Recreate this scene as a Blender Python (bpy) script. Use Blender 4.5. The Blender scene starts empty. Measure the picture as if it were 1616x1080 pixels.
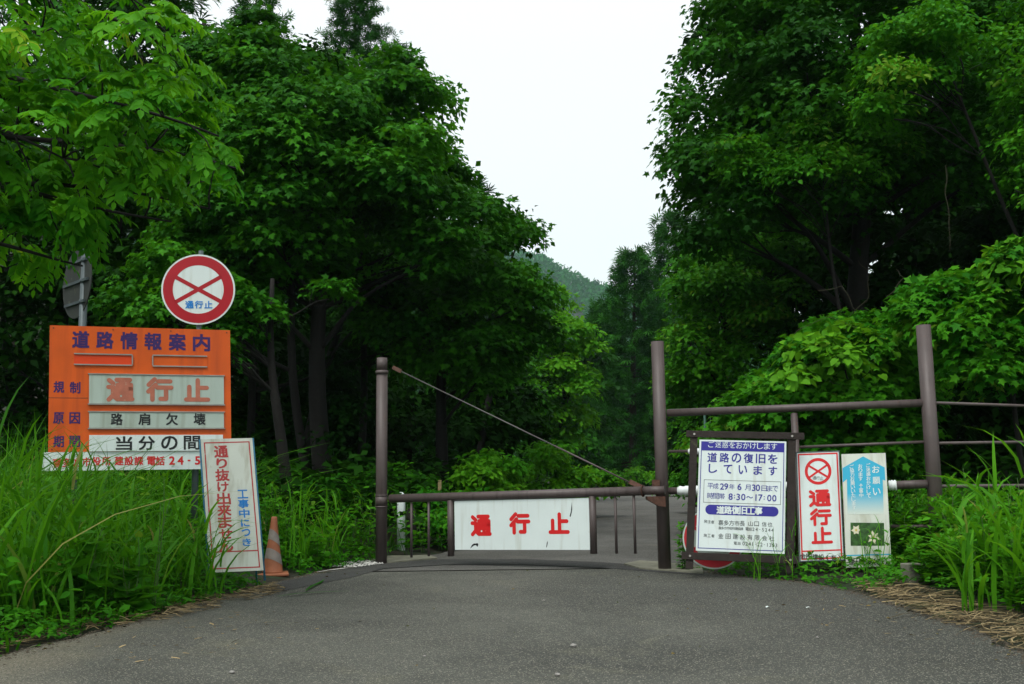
import bpy, math, random, zlib
import numpy as np
from mathutils import Matrix, Vector

rng = np.random.default_rng(7)
random.seed(7)
PI = math.pi
S = bpy.context.scene
C = S.collection

# ------------------------------------------------------------------ camera
F = 1571.0                     # focal length in photo pixels (35 mm on full frame)
PITCH, ROLL, H = math.atan(210.0 / F), -0.0135, 1.15
cam = bpy.data.cameras.new('camera')
cam.sensor_width = 36.0
cam.lens = F / 1616.0 * 36.0
cam.clip_start, cam.clip_end = 0.1, 6000
cam_o = bpy.data.objects.new('camera', cam)
C.objects.link(cam_o)
CAMR = Matrix.Rotation(PI / 2 + PITCH, 4, 'X') @ Matrix.Rotation(ROLL, 4, 'Z')
cam_o.matrix_world = Matrix.Translation((0, 0, H)) @ CAMR
S.camera = cam_o
# ------------------------------------------------------------------ sky and sun (overcast)
W = bpy.data.worlds.new('World')
S.world = W
W.use_nodes = True
nt = W.node_tree
nt.nodes.clear()
sky = nt.nodes.new('ShaderNodeTexSky')
sky.sky_type = 'NISHITA'
sky.sun_disc = False
sky.sun_elevation = math.radians(58)
sky.sun_rotation = math.radians(205)
tc = nt.nodes.new('ShaderNodeTexCoord')
sp = nt.nodes.new('ShaderNodeSeparateXYZ')
nt.links.new(tc.outputs['Generated'], sp.inputs[0])
rmp = nt.nodes.new('ShaderNodeValToRGB')
rmp.color_ramp.elements[0].position = 0.0
rmp.color_ramp.elements[0].color = (0.735, 0.770, 0.785, 1)
e_ = rmp.color_ramp.elements.new(0.4)
e_.color = (0.765, 0.795, 0.808, 1)
rmp.color_ramp.elements[-1].position = 1.0
rmp.color_ramp.elements[-1].color = (1.0, 1.0, 1.0, 1)
nt.links.new(sp.outputs['Z'], rmp.inputs[0])
sc_ = nt.nodes.new('ShaderNodeVectorMath')
sc_.operation = 'SCALE'
sc_.inputs['Scale'].default_value = 10.6
nt.links.new(rmp.outputs[0], sc_.inputs[0])
mx = nt.nodes.new('ShaderNodeMix')
mx.data_type = 'RGBA'
mx.inputs['Factor'].default_value = 0.95
nt.links.new(sky.outputs[0], mx.inputs['A'])
nt.links.new(sc_.outputs[0], mx.inputs['B'])
bg = nt.nodes.new('ShaderNodeBackground')
bg.inputs['Strength'].default_value = 0.089
wo = nt.nodes.new('ShaderNodeOutputWorld')
nt.links.new(mx.outputs['Result'], bg.inputs['Color'])
nt.links.new(bg.outputs[0], wo.inputs['Surface'])
sun = bpy.data.lights.new('sun', 'SUN')
sun.energy = 1.5
sun.angle = math.radians(22)
sun.color = (1.0, 0.97, 0.92)
sun_o = bpy.data.objects.new('sun', sun)
C.objects.link(sun_o)
az = math.radians(205)                       # compass direction of the sun: behind the camera
el = math.radians(58)
sd = Vector((math.sin(az) * math.cos(el), math.cos(az) * math.cos(el), math.sin(el)))
sun_o.rotation_euler = sd.to_track_quat('Z', 'Y').to_euler()
S.view_settings.view_transform = 'Standard'
S.view_settings.look = 'None'
S.view_settings.exposure = 0.62
S.view_settings.gamma = 1.0
S.view_settings.use_curve_mapping = False
S.render.engine = 'CYCLES'
S.cycles.max_bounces = 7
S.cycles.diffuse_bounces = 3
S.cycles.glossy_bounces = 2
S.cycles.transmission_bounces = 4
S.cycles.volume_bounces = 1
S.cycles.use_adaptive_sampling = True
S.cycles.use_denoising = True

R3 = np.array(CAMR.to_3x3())
CAM = np.array([0, 0, H])

def P(px, py, d):
    """world points seen at photo pixel (px, py) at distance d along Y"""
    px, py, d = np.broadcast_arrays(np.asarray(px, float), np.asarray(py, float), np.asarray(d, float))
    r = np.stack([(px - 808) / F, (540 - py) / F, -np.ones_like(px)], -1) @ R3.T
    return CAM + r * (d / r[..., 1])[..., None]

def G(px, py, z=0.0):
    r = np.array([(px - 808) / F, (540 - py) / F, -1.0]) @ R3.T
    return CAM + r * ((z - H) / r[2])

# ------------------------------------------------------------------ materials
def mat(name, col, rough=0.6, metal=0.0, spec=0.4, noise=None, bump=None, col2=None, stains=None, coat=0.0, streak=None):
    """procedural surface; noise=(scale, amount), bump=(scale, strength), stains=(colour, scale, threshold)"""
    m = bpy.data.materials.new(name)
    m.use_nodes = True
    n, l = m.node_tree.nodes, m.node_tree.links
    b = n['Principled BSDF']
    b.inputs['Roughness'].default_value = rough
    b.inputs['Metallic'].default_value = metal
    b.inputs['Specular IOR Level'].default_value = spec
    b.inputs['Coat Weight'].default_value = coat
    t = n.new('ShaderNodeTexCoord')
    cur = None
    if noise:
        a = n.new('ShaderNodeTexNoise')
        a.inputs['Scale'].default_value = noise[0]
        a.inputs['Detail'].default_value = 8
        l.new(t.outputs['Object'], a.inputs['Vector'])
        r = n.new('ShaderNodeValToRGB')
        r.color_ramp.elements[0].position = 0.3
        r.color_ramp.elements[1].position = 0.7
        c2 = col2 or tuple(c * (1 - noise[1]) for c in col)
        r.color_ramp.elements[0].color = (*c2, 1)
        r.color_ramp.elements[1].color = (*col, 1)
        l.new(a.outputs['Fac'], r.inputs[0])
        cur = r.outputs[0]
    if stains:
        a = n.new('ShaderNodeTexNoise')
        a.inputs['Scale'].default_value = stains[1]
        a.inputs['Detail'].default_value = 10
        a.inputs['Roughness'].default_value = 0.7
        l.new(t.outputs['Object'], a.inputs['Vector'])
        r = n.new('ShaderNodeMapRange')
        r.inputs['From Min'].default_value = stains[2]
        r.inputs['From Max'].default_value = stains[2] + 0.08
        l.new(a.outputs['Fac'], r.inputs['Value'])
        x = n.new('ShaderNodeMix')
        x.data_type = 'RGBA'
        l.new(r.outputs[0], x.inputs['Factor'])
        if cur:
            l.new(cur, x.inputs['A'])
        else:
            x.inputs['A'].default_value = (*col, 1)
        x.inputs['B'].default_value = (*stains[0], 1)
        cur = x.outputs['Result']
    if streak:                     # runs of dirt or rust, long in the vertical
        mp = n.new('ShaderNodeMapping')
        mp.inputs['Scale'].default_value = (streak[1], streak[1], streak[1] * .07)
        l.new(t.outputs['Object'], mp.inputs['Vector'])
        a = n.new('ShaderNodeTexNoise')
        a.inputs['Scale'].default_value = 1.0
        a.inputs['Detail'].default_value = 6
        l.new(mp.outputs[0], a.inputs['Vector'])
        r = n.new('ShaderNodeMapRange')
        r.inputs['From Min'].default_value = streak[2]
        r.inputs['From Max'].default_value = streak[2] + .2
        r.inputs['To Max'].default_value = streak[3]
        l.new(a.outputs['Fac'], r.inputs['Value'])
        x = n.new('ShaderNodeMix')
        x.data_type = 'RGBA'
        l.new(r.outputs[0], x.inputs['Factor'])
        if cur: l.new(cur, x.inputs['A'])
        else: x.inputs['A'].default_value = (*col, 1)
        x.inputs['B'].default_value = (*streak[0], 1)
        cur = x.outputs['Result']
    if cur:
        l.new(cur, b.inputs['Base Color'])
    else:
        b.inputs['Base Color'].default_value = (*col, 1)
    if bump:
        a = n.new('ShaderNodeTexNoise')
        a.inputs['Scale'].default_value = bump[0]
        a.inputs['Detail'].default_value = 6
        l.new(t.outputs['Object'], a.inputs['Vector'])
        bp = n.new('ShaderNodeBump')
        bp.inputs['Strength'].default_value = bump[1]
        bp.inputs['Distance'].default_value = 0.01
        l.new(a.outputs['Fac'], bp.inputs['Height'])
        l.new(bp.outputs[0], b.inputs['Normal'])
    return m

def leaf_mat(name, c_lo, c_hi, rough=0.5, spec=0.35, trans=0.3, c_tip=None):
    """leaf surface: colour runs between two tones by the leaf's own random value"""
    m = bpy.data.materials.new(name)
    m.use_nodes = True
    n, l = m.node_tree.nodes, m.node_tree.links
    b = n['Principled BSDF']
    b.inputs['Roughness'].default_value = rough
    b.inputs['Specular IOR Level'].default_value = spec
    a = n.new('ShaderNodeAttribute')
    a.attribute_name = 'tone'
    r = n.new('ShaderNodeValToRGB')
    r.color_ramp.elements[0].color = (*c_lo, 1)
    r.color_ramp.elements[1].color = (*c_hi, 1)
    r.color_ramp.elements[0].position = 0.1
    r.color_ramp.elements[1].position = 0.93
    if c_tip:
        e = r.color_ramp.elements.new(0.985)
        e.color = (*c_tip, 1)
    l.new(a.outputs['Fac'], r.inputs[0])
    l.new(r.outputs[0], b.inputs['Base Color'])
    tr = n.new('ShaderNodeBsdfTranslucent')
    h = n.new('ShaderNodeHueSaturation')
    h.inputs['Value'].default_value = 1.3
    h.inputs['Hue'].default_value = 0.485
    l.new(r.outputs[0], h.inputs['Color'])
    l.new(h.outputs[0], tr.inputs['Color'])
    x = n.new('ShaderNodeMixShader')
    x.inputs[0].default_value = trans
    l.new(b.outputs[0], x.inputs[1])
    l.new(tr.outputs[0], x.inputs[2])
    l.new(x.outputs[0], n['Material Output'].inputs['Surface'])
    return m

# ------------------------------------------------------------------ object helpers
def world_loc(o):
    v = Vector((0, 0, 0))
    while o:
        v = v + o.location
        o = o.parent
    return np.array(v)

def tag(o, label=None, cat=None, group=None, kind=None):
    if label: o['label'] = label
    if cat: o['category'] = cat
    if group: o['group'] = group
    if kind: o['kind'] = kind
    return o

def thing(name, label, cat, loc, group=None):
    o = bpy.data.objects.new(name, None)
    o.empty_display_size = 0.2
    C.objects.link(o)
    o.location = [float(v) for v in loc]
    return tag(o, label, cat, group)

class MB:
    def __init__(self):
        self.v, self.f, self.s = [], [], []
    def add(self, vs, fs, smooth=False):
        k = len(self.v)
        self.v.extend([tuple(map(float, p)) for p in vs])
        self.f.extend([tuple(i + k for i in f) for f in fs])
        self.s.extend([smooth] * len(fs))
        return self
    def box(self, c, ux, uy, uz, sx, sy, sz, bev=0.0):
        c, ux, uy, uz = map(np.asarray, (c, ux, uy, uz))
        vs = [c + ux * sx * a / 2 + uy * sy * b / 2 + uz * sz * d / 2 for d in (-1, 1) for b in (-1, 1) for a in (-1, 1)]
        return self.add(vs, [(0, 2, 3, 1), (4, 5, 7, 6), (0, 1, 5, 4), (2, 6, 7, 3), (0, 4, 6, 2), (1, 3, 7, 5)])
    def abox(self, x0, x1, y0, y1, z0, z1):
        return self.box(((x0 + x1) / 2, (y0 + y1) / 2, (z0 + z1) / 2), (1, 0, 0), (0, 1, 0), (0, 0, 1), x1 - x0, y1 - y0, z1 - z0)
    def tube(self, pts, rad, n=12, caps=True):
        pts = np.asarray(pts, float)
        m = len(pts)
        rad = np.broadcast_to(np.asarray(rad, float), (m,))
        t = np.gradient(pts, axis=0)
        t /= np.linalg.norm(t, axis=1)[:, None] + 1e-9
        ref = np.array([0, 0, 1.0]) if abs(t[0][2]) < 0.9 else np.array([1.0, 0, 0])
        vs = []
        for i in range(m):
            a = np.cross(t[i], ref); a /= np.linalg.norm(a) + 1e-9
            b = np.cross(t[i], a)
            for k in range(n):
                w = 2 * PI * k / n
                vs.append(pts[i] + rad[i] * (a * math.cos(w) + b * math.sin(w)))
        fs = [(i * n + k, i * n + (k + 1) % n, (i + 1) * n + (k + 1) % n, (i + 1) * n + k) for i in range(m - 1) for k in range(n)]
        self.add(vs, fs, True)
        if caps:
            o = len(self.v) - m * n
            self.f.append(tuple(o + k for k in range(n))[::-1]); self.s.append(False)
            self.f.append(tuple(o + (m - 1) * n + k for k in range(n))); self.s.append(False)
        return self
    def build(self, name, m, parent=None, bevel=0.0):
        me = bpy.data.meshes.new(name)
        off = world_loc(parent) if parent else np.zeros(3)
        me.from_pydata([tuple(np.array(p) - off) for p in self.v], [], self.f)
        me.polygons.foreach_set('use_smooth', self.s)
        me.materials.append(m)
        o = bpy.data.objects.new(name, me)
        C.objects.link(o)
        o.parent = parent
        if bevel:
            md = o.modifiers.new('bevel', 'BEVEL')
            md.width = bevel; md.segments = 2; md.limit_method = 'ANGLE'
        return o

def big_mesh(name, V, loops, sizes, tone, m, parent=None, smooth=False):
    me = bpy.data.meshes.new(name)
    off = world_loc(parent) if parent else np.zeros(3)
    V = (V - off).astype(np.float32)
    me.vertices.add(len(V))
    me.vertices.foreach_set('co', V.ravel())
    me.loops.add(len(loops))
    me.loops.foreach_set('vertex_index', loops.astype(np.int32))
    me.polygons.add(len(sizes))
    st = np.concatenate([[0], np.cumsum(sizes)[:-1]])
    me.polygons.foreach_set('loop_start', st.astype(np.int32))
    if smooth:
        me.polygons.foreach_set('use_smooth', np.ones(len(sizes), bool))
    me.update(calc_edges=True)
    if tone is not None:
        at = me.attributes.new('tone', 'FLOAT', 'FACE')
        at.data.foreach_set('value', tone.astype(np.float32))
    me.materials.append(m)
    o = bpy.data.objects.new(name, me)
    C.objects.link(o)
    o.parent = parent
    return o

def nrm(a):
    return a / (np.linalg.norm(a, axis=-1, keepdims=True) + 1e-9)

# leaf templates: x across, y from stalk to tip, z up.  (verts, faces)
def T(vs, fs):
    return np.array(vs, float), fs
LEAF2 = T([(0, 0, 0), (.34, .45, .10), (0, 1, -.08), (-.34, .45, .10)], [(0, 1, 2), (0, 2, 3)])
OVATE = T([(0, 0, 0), (.27, .25, .06), (.24, .62, .05), (0, 1, -.10), (-.24, .62, .05), (-.27, .25, .06)],
          [(0, 1, 2, 3), (0, 3, 4, 5)])
LANCE = T([(0, 0, 0), (.17, .28, .04), (.14, .65, .03), (0, 1, -.10), (-.14, .65, .03), (-.17, .28, .04)],
          [(0, 1, 2, 3), (0, 3, 4, 5)])
HEART = T([(0, .06, 0), (.22, -.06, .02), (.46, .18, .07), (.38, .58, .05), (0, 1, -.12), (-.38, .58, .05), (-.46, .18, .07), (-.22, -.06, .02)],
          [(0, 1, 2, 3, 4), (0, 4, 5, 6, 7)])
MAPLE = T([(0, 0, 0), (.40, .02, -.02), (.24, .22, .05), (.56, .52, -.03), (.20, .55, .04), (0, 1.0, -.08),
           (-.20, .55, .04), (-.56, .52, -.03), (-.24, .22, .05), (-.40, .02, -.02)],
          [(0, 1, 2, 3, 4, 5), (0, 5, 6, 7, 8, 9)])
_n = []
for k in range(5):
    w = (k - 2) * 0.5
    _n.append((math.sin(w), math.cos(w)))
TUFT = T(sum([[(0, 0, 0), (s * .62 - c * .07, c * .62 + s * .07, .14 * (k % 2)), (s, c, -.06), (s * .62 + c * .07, c * .62 - s * .07, .14 * (k % 2))] for k, (s, c) in enumerate(_n)], []),
         [tuple(4 * k + j for j in range(4)) for k in range(5)])
def _lobed():
    # three-part lobed herb leaf
    vs, fs = [(0, 0, 0)], []
    for w, L in ((-1.05, .75), (0, 1.0), (1.05, .75)):
        s, c = math.sin(w), math.cos(w)
        def q(a, b, z): return (s * b * L + c * a * L, c * b * L - s * a * L, z)
        k = len(vs)
        vs += [q(.22, .45, .05), q(.16, .72, .03), q(0, 1, -.06), q(-.16, .72, .03), q(-.22, .45, .05)]
        fs.append((0, k, k + 1, k + 2, k + 3, k + 4))
    return T(vs, fs)
TRIFOIL = _lobed()
LEAFLET = T([(0, 0, 0), (.19, .25, .05), (.20, .60, .05), (0, 1, -.12), (-.20, .60, .05), (-.19, .25, .05)], [(0, 1, 2, 3), (0, 3, 4, 5)])
LOBED5 = T([(0, 0, 0), (.30, .40, .05), (.16, .42, .04), (.34, .80, .0), (.12, .68, .03), (0, 1, -.10), (-.12, .68, .03), (-.34, .80, 0), (-.16, .42, .04), (-.30, .40, .05)],
           [(0, 1, 2, 3, 4, 5), (0, 5, 6, 7, 8, 9)])

class Leaves:
    """gathers many small leaf faces into one mesh"""
    def __init__(self):
        self.V, self.L, self.Z, self.t, self.n = [], [], [], [], 0
    def add(self, tpl, pos, dirs, nor, size, tone):
        pos = np.asarray(pos, float)
        N = len(pos)
        if N == 0: return
        vs, fs = tpl
        y = nrm(np.broadcast_to(dirs, pos.shape).astype(float))
        z = np.broadcast_to(nor, pos.shape).astype(float)
        x = nrm(np.cross(y, z))
        z = np.cross(x, y)
        size = np.broadcast_to(size, (N,))
        V = pos[:, None, :] + size[:, None, None] * (vs[None, :, 0, None] * x[:, None] + vs[None, :, 1, None] * y[:, None] + vs[None, :, 2, None] * z[:, None])
        self.V.append(V.reshape(-1, 3))
        lo = np.concatenate([np.array(f) for f in fs])
        base = self.n + np.arange(N) * len(vs)
        self.L.append((base[:, None] + lo[None]).ravel())
        self.Z.append(np.tile([len(f) for f in fs], N))
        self.t.append(np.repeat(np.clip(np.broadcast_to(tone, (N,)), 0, 1), len(fs)))
        self.n += N * len(vs)
    def raw(self, V, quads, tone):
        self.V.append(V); self.L.append((quads + self.n).ravel()); self.Z.append(np.full(len(quads), quads.shape[1]))
        self.t.append(tone); self.n += len(V)
    def build(self, name, m, parent=None, smooth=False):
        return big_mesh(name, np.concatenate(self.V), np.concatenate(self.L), np.concatenate(self.Z), np.concatenate(self.t), m, parent, smooth)

def sphere(n):
    v = rng.normal(size=(n, 3))
    return nrm(v)

def clump_leaves(L, cen, rad, tpl, size, sprays, per, flat=0.7, up=0.45, out=None, spray_r=0.35, droop=0.35, tone_c=None, jitter=0.36, tone_sd=0.15):
    """cen (K,3), rad (K,), leafy sprays on each clump's surface, more of them on top and outside"""
    K = len(cen)
    if K == 0: return
    idx = np.repeat(np.arange(K), sprays)
    d = sphere(len(idx))
    d[:, 2] = d[:, 2] * .75 + up
    if out is not None:
        d += out[idx] * 0.5
    d = nrm(d)
    r = rad[idx] * (rng.uniform(0.45, 1.08, len(idx)))
    sc = cen[idx] + d * r[:, None] * np.array([1, 1, flat])
    st = (tone_c[idx] if tone_c is not None else 0.5) + rng.normal(0, tone_sd * .6, len(idx))
    n2 = len(idx)
    j = np.repeat(np.arange(n2), per)
    w = rng.uniform(0, 2 * PI, len(j))
    q = np.sqrt(rng.uniform(0, 1, len(j))) * spray_r * rng.uniform(.7, 1.2, n2)[j]
    hor = np.stack([np.cos(w), np.sin(w), np.zeros_like(w)], 1)
    # each spray is a drooping, slightly tilted plate of leaves
    tilt = nrm(np.stack([rng.normal(0, .22, n2), rng.normal(0, .22, n2), np.ones(n2)], 1) + d * np.array([.55, .55, .1]))
    t1 = nrm(hor - tilt[j] * (hor * tilt[j]).sum(1)[:, None])
    pos = sc[j] + t1 * q[:, None] - np.array([0, 0, 1]) * (q ** 2 / spray_r * droop)[:, None] + rng.normal(0, .03, (len(j), 3))
    nor = nrm(tilt[j] + rng.normal(0, jitter, (len(j), 3)) + t1 * 0.25)
    dr = nrm(t1 + rng.normal(0, .45, (len(j), 3)) - np.array([0, 0, .35]))
    L.add(tpl, pos, dr, nor, size * rng.uniform(.65, 1.2, len(j)), st[j] + rng.normal(0, tone_sd, len(j)))

def inside(poly, p):
    poly = np.asarray(poly, float)
    x, y = p[:, 0], p[:, 1]
    ins = np.zeros(len(p), bool)
    for (x0, y0), (x1, y1) in zip(poly, np.roll(poly, -1, 0)):
        c = ((y0 > y) != (y1 > y)) & (x < (x1 - x0) * (y - y0) / (y1 - y0 + 1e-9) + x0)
        ins ^= c
    return ins

def edge_dist(poly, p):
    poly = np.asarray(poly, float)
    best = np.full(len(p), 1e9)
    for a, b in zip(poly, np.roll(poly, -1, 0)):
        ab = b - a
        t = np.clip(((p - a) @ ab) / (ab @ ab + 1e-9), 0, 1)
        best = np.minimum(best, np.linalg.norm(p - (a + t[:, None] * ab), axis=1))
    return best

def fill(poly, s):
    poly = np.asarray(poly, float)
    x0, y0 = poly.min(0); x1, y1 = poly.max(0)
    gx, gy = np.meshgrid(np.arange(x0, x1 + s, s), np.arange(y0, y1 + s, s * .86))
    gx[::2] += s / 2
    p = np.stack([gx.ravel(), gy.ravel()], 1) + rng.uniform(-.42, .42, (gx.size, 2)) * s
    return p[inside(poly, p)]

def outline_clumps(poly, D, thick, r, spacing=1.0, layers=(1.0, 0.3, -0.6), edge=0.55):
    """clump centres filling a crown whose outline is known; real depth D -/+ thick"""
    cs, rs, ls_ = [], [], []
    rp = r * F / D
    for ly in layers:
        p = fill(poly, rp * spacing * (1.0 if ly > .9 else 1.25))
        e = edge_dist(poly, p)
        k = e > rp * edge * (0.55 + 0.6 * rng.uniform(size=len(p)))
        p, e = p[k], e[k]
        b = np.sqrt(np.clip(e / (3.2 * rp), 0, 1))
        d = D - thick * ly * b + rng.normal(0, .5 * r, len(p))
        cs.append(P(p[:, 0], p[:, 1], d))
        ls_.append(np.full(len(p), ly))
        rs.append(r * rng.uniform(.72, 1.15, len(p)) * np.clip(.55 + e / (2.4 * rp), .55, 1))
    return np.concatenate(cs), np.concatenate(rs), np.concatenate(ls_)

def wiggle(a, b, n, amp, sag=0.0):
    a, b = np.asarray(a, float), np.asarray(b, float)
    t = np.linspace(0, 1, n)[:, None]
    p = a + (b - a) * t
    ph = rng.uniform(0, 6, 3)
    L = np.linalg.norm(b - a)
    p += amp * L * np.sin(t * PI) * np.stack([np.sin(3 * t[:, 0] + ph[0]), np.sin(4 * t[:, 0] + ph[1]), .5 * np.sin(5 * t[:, 0] + ph[2])], 1)
    p[:, 2] += sag * L * np.sin(t[:, 0] * PI)
    return p

def limbs(mb, base, top, r0, cens, n_limb, rmin=0.012):
    """trunk from base to top and limbs out to a choice of clump centres"""
    tr = wiggle(base, top, 12, .03)
    cens = cens + (np.asarray(tr[6]) - cens) * .10
    mb.tube(tr, np.linspace(r0, r0 * .3, 12) * (1 + .25 * np.exp(-np.arange(12) * 1.5)), 10)
    if len(cens) == 0: return
    ch = rng.choice(len(cens), min(n_limb, len(cens)), replace=False)
    for c in cens[ch]:
        hd = np.linalg.norm(c[:2] - tr[:, :2], axis=1)
        tz = c[2] - .45 * hd.min() - .3
        k = int(np.clip(np.argmin(abs(tr[:, 2] - tz)), 2, 10))
        pth = wiggle(tr[k], c, 9, .05, .06)
        rr = r0 * (1 - k / 14) * .38
        mb.tube(pth, np.linspace(rr, rmin, 9), 6)
        for _ in range(2):
            e = pth[5] + (c - pth[5]) * .8 + rng.normal(0, .18, 3)
            mb.tube(wiggle(pth[5], e, 5, .06), np.linspace(rr * .4, rmin * .6, 5), 5)

# ------------------------------------------------------------------ material palette
M = {}
M['bark'] = mat('bark', (.010, .0085, .007), .9, noise=(14, .5), bump=(30, .8), stains=((.016, .020, .011), 6, .62))
M['bark_cedar'] = mat('bark_cedar', (.035, .022, .016), .9, noise=(10, .4), bump=(24, .7))
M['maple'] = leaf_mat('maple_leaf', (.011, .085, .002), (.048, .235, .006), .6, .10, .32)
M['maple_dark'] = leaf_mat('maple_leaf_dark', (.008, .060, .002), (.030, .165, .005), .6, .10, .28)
M['under'] = leaf_mat('shade_darkened_leaf', (.003, .022, .001), (.012, .062, .002), .7, .05, .2)  # the dark wood's shade is put into this lowered leaf colour
M['walnut'] = leaf_mat('walnut_leaf', (.022, .170, .003), (.115, .39, .008), .6, .12, .42, (.28, .42, .02))
M['lime'] = leaf_mat('young_and_lit_leaf', (.045, .24, .005), (.120, .36, .012), .6, .12, .4)  # young trees; also lightens shrubs beyond the gate as road light would
M['fresh'] = leaf_mat('fresh_leaf', (.018, .150, .003), (.075, .30, .008), .6, .12, .35, (.15, .30, .02))
M['vine'] = leaf_mat('vine_leaf', (.050, .21, .006), (.125, .36, .012), .6, .12, .35, (.17, .36, .02))
M['herb'] = leaf_mat('herb_leaf', (.018, .130, .003), (.068, .29, .007), .6, .12, .35, (.14, .28, .02))
M['grass'] = leaf_mat('grass_blade', (.020, .140, .003), (.100, .35, .008), .55, .16, .4, (.30, .30, .08))
M['straw'] = leaf_mat('dry_straw', (.07, .055, .028), (.36, .28, .15), .8, .1, .1)
M['cedar'] = leaf_mat('cedar_needles', (.005, .048, .004), (.036, .175, .012), .65, .06, .15)
M['far_leaf'] = leaf_mat('far_forest_leaf', (.006, .070, .014), (.030, .185, .026), .7, .05, .15)
M['steel'] = mat('brown_painted_steel', (.088, .068, .064), .5, spec=.45, noise=(5, .2), bump=(60, .12), stains=((.13, .055, .028), 13, .63), streak=((.045, .032, .030), 22, .5, .7))
M['rust'] = mat('rusty_steel', (.12, .055, .035), .75, noise=(18, .5), bump=(60, .4))
M['cable'] = mat('steel_rod', (.12, .115, .11), .5, metal=.3, noise=(20, .3))
M['white'] = mat('white_enamel', (.70, .79, .77), .42, spec=.4, noise=(3, .08), stains=((.50, .50, .42), 7, .68), streak=((.44, .46, .38), 16, .52, .45))
M['white_dirty'] = mat('weathered_white', (.66, .70, .62), .5, noise=(3, .12), stains=((.34, .33, .24), 5, .64), streak=((.36, .35, .25), 14, .5, .6))
M['pale'] = mat('greenish_white_plate', (.44, .53, .47), .5, noise=(3, .12), stains=((.26, .27, .20), 7, .64), streak=((.24, .27, .20), 12, .5, .6))
M['red'] = mat('red_letter_paint', (.62, .012, .014), .45)
M['red_fade'] = mat('faded_red_paint', (.50, .16, .10), .6, noise=(12, .25), stains=((.48, .36, .28), 14, .62))
M['red_sign'] = mat('sign_red', (.42, .006, .016), .38, spec=.5, noise=(4, .15))
M['red_old'] = mat('old_red_paint', (.50, .05, .05), .6, noise=(14, .2), stains=((.60, .45, .40), 18, .62))
M['blue'] = mat('navy_print', (.025, .022, .26), .5)
M['navy'] = mat('navy_letter_paint', (.035, .012, .11), .6)
M['skyblue'] = mat('blue_letter_paint', (.012, .20, .58), .55)
M['blue_frame'] = mat('blue_painted_frame', (.025, .16, .26), .55, noise=(9, .3))
M['black'] = mat('black_print', (.012, .014, .016), .5)
M['orange'] = mat('orange_board', (.72, .105, .004), .5, noise=(2.5, .2), stains=((.16, .04, .01), 22, .66), streak=((.42, .055, .006), 9, .5, .6))
M['redorange'] = mat('red_orange_board', (.72, .055, .005), .5, noise=(3, .1))
M['alum'] = mat('aluminium_trim', (.42, .40, .36), .4, metal=.5, noise=(8, .3))
M['grey_metal'] = mat('galvanised_grey', (.075, .10, .105), .5, metal=.3, noise=(8, .25))
M['grey_plate'] = mat('sign_back_grey', (.034, .040, .034), .6, metal=.2, noise=(4, .35), stains=((.09, .10, .06), 6, .58))
M['wood'] = mat('dark_weathered_timber', (.030, .022, .018), .85, noise=(9, .4), bump=(35, .6), stains=((.055, .055, .03), 8, .6))
M['cone'] = mat('faded_orange_plastic', (.33, .115, .052), .6, noise=(9, .3), stains=((.20, .09, .05), 12, .62))
M['cone_band'] = mat('worn_reflective_band', (.24, .215, .19), .6, noise=(14, .3), stains=((.34, .12, .06), 20, .6))
M['concrete'] = mat('concrete', (.20, .20, .15), .9, noise=(9, .35), bump=(40, .5), stains=((.09, .11, .05), 5, .6))
M['wrap'] = mat('white_plastic_wrap', (.74, .80, .78), .35, noise=(10, .08), bump=(14, .5))
M['cyan'] = mat('cyan_print', (.03, .38, .58), .5)
M['photo_green'] = mat('printed_leaf_green', (.05, .15, .03), .5, noise=(22, .75))
M['petal'] = mat('printed_petal', (.72, .68, .50), .5, noise=(25, .2))
M['petal_core'] = mat('printed_yellow', (.55, .40, .05), .5)
M['stone'] = mat('pebble', (.28, .27, .25), .85, noise=(30, .3))
M['green_metal'] = mat('green_mesh_metal', (.02, .07, .05), .5)
M['paint_line'] = mat('worn_white_paint', (.62, .62, .58), .8, noise=(20, .35))
M['litter_leaf'] = leaf_mat('fallen_leaf', (.03, .05, .01), (.16, .12, .05), .8, .05, .1)
M['soil_crumb'] = mat('soil_crumb', (.085, .070, .048), .95, noise=(20, .5))
M['fish'] = mat('birch_stake', (.42, .33, .16), .8, noise=(20, .3))

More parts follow.
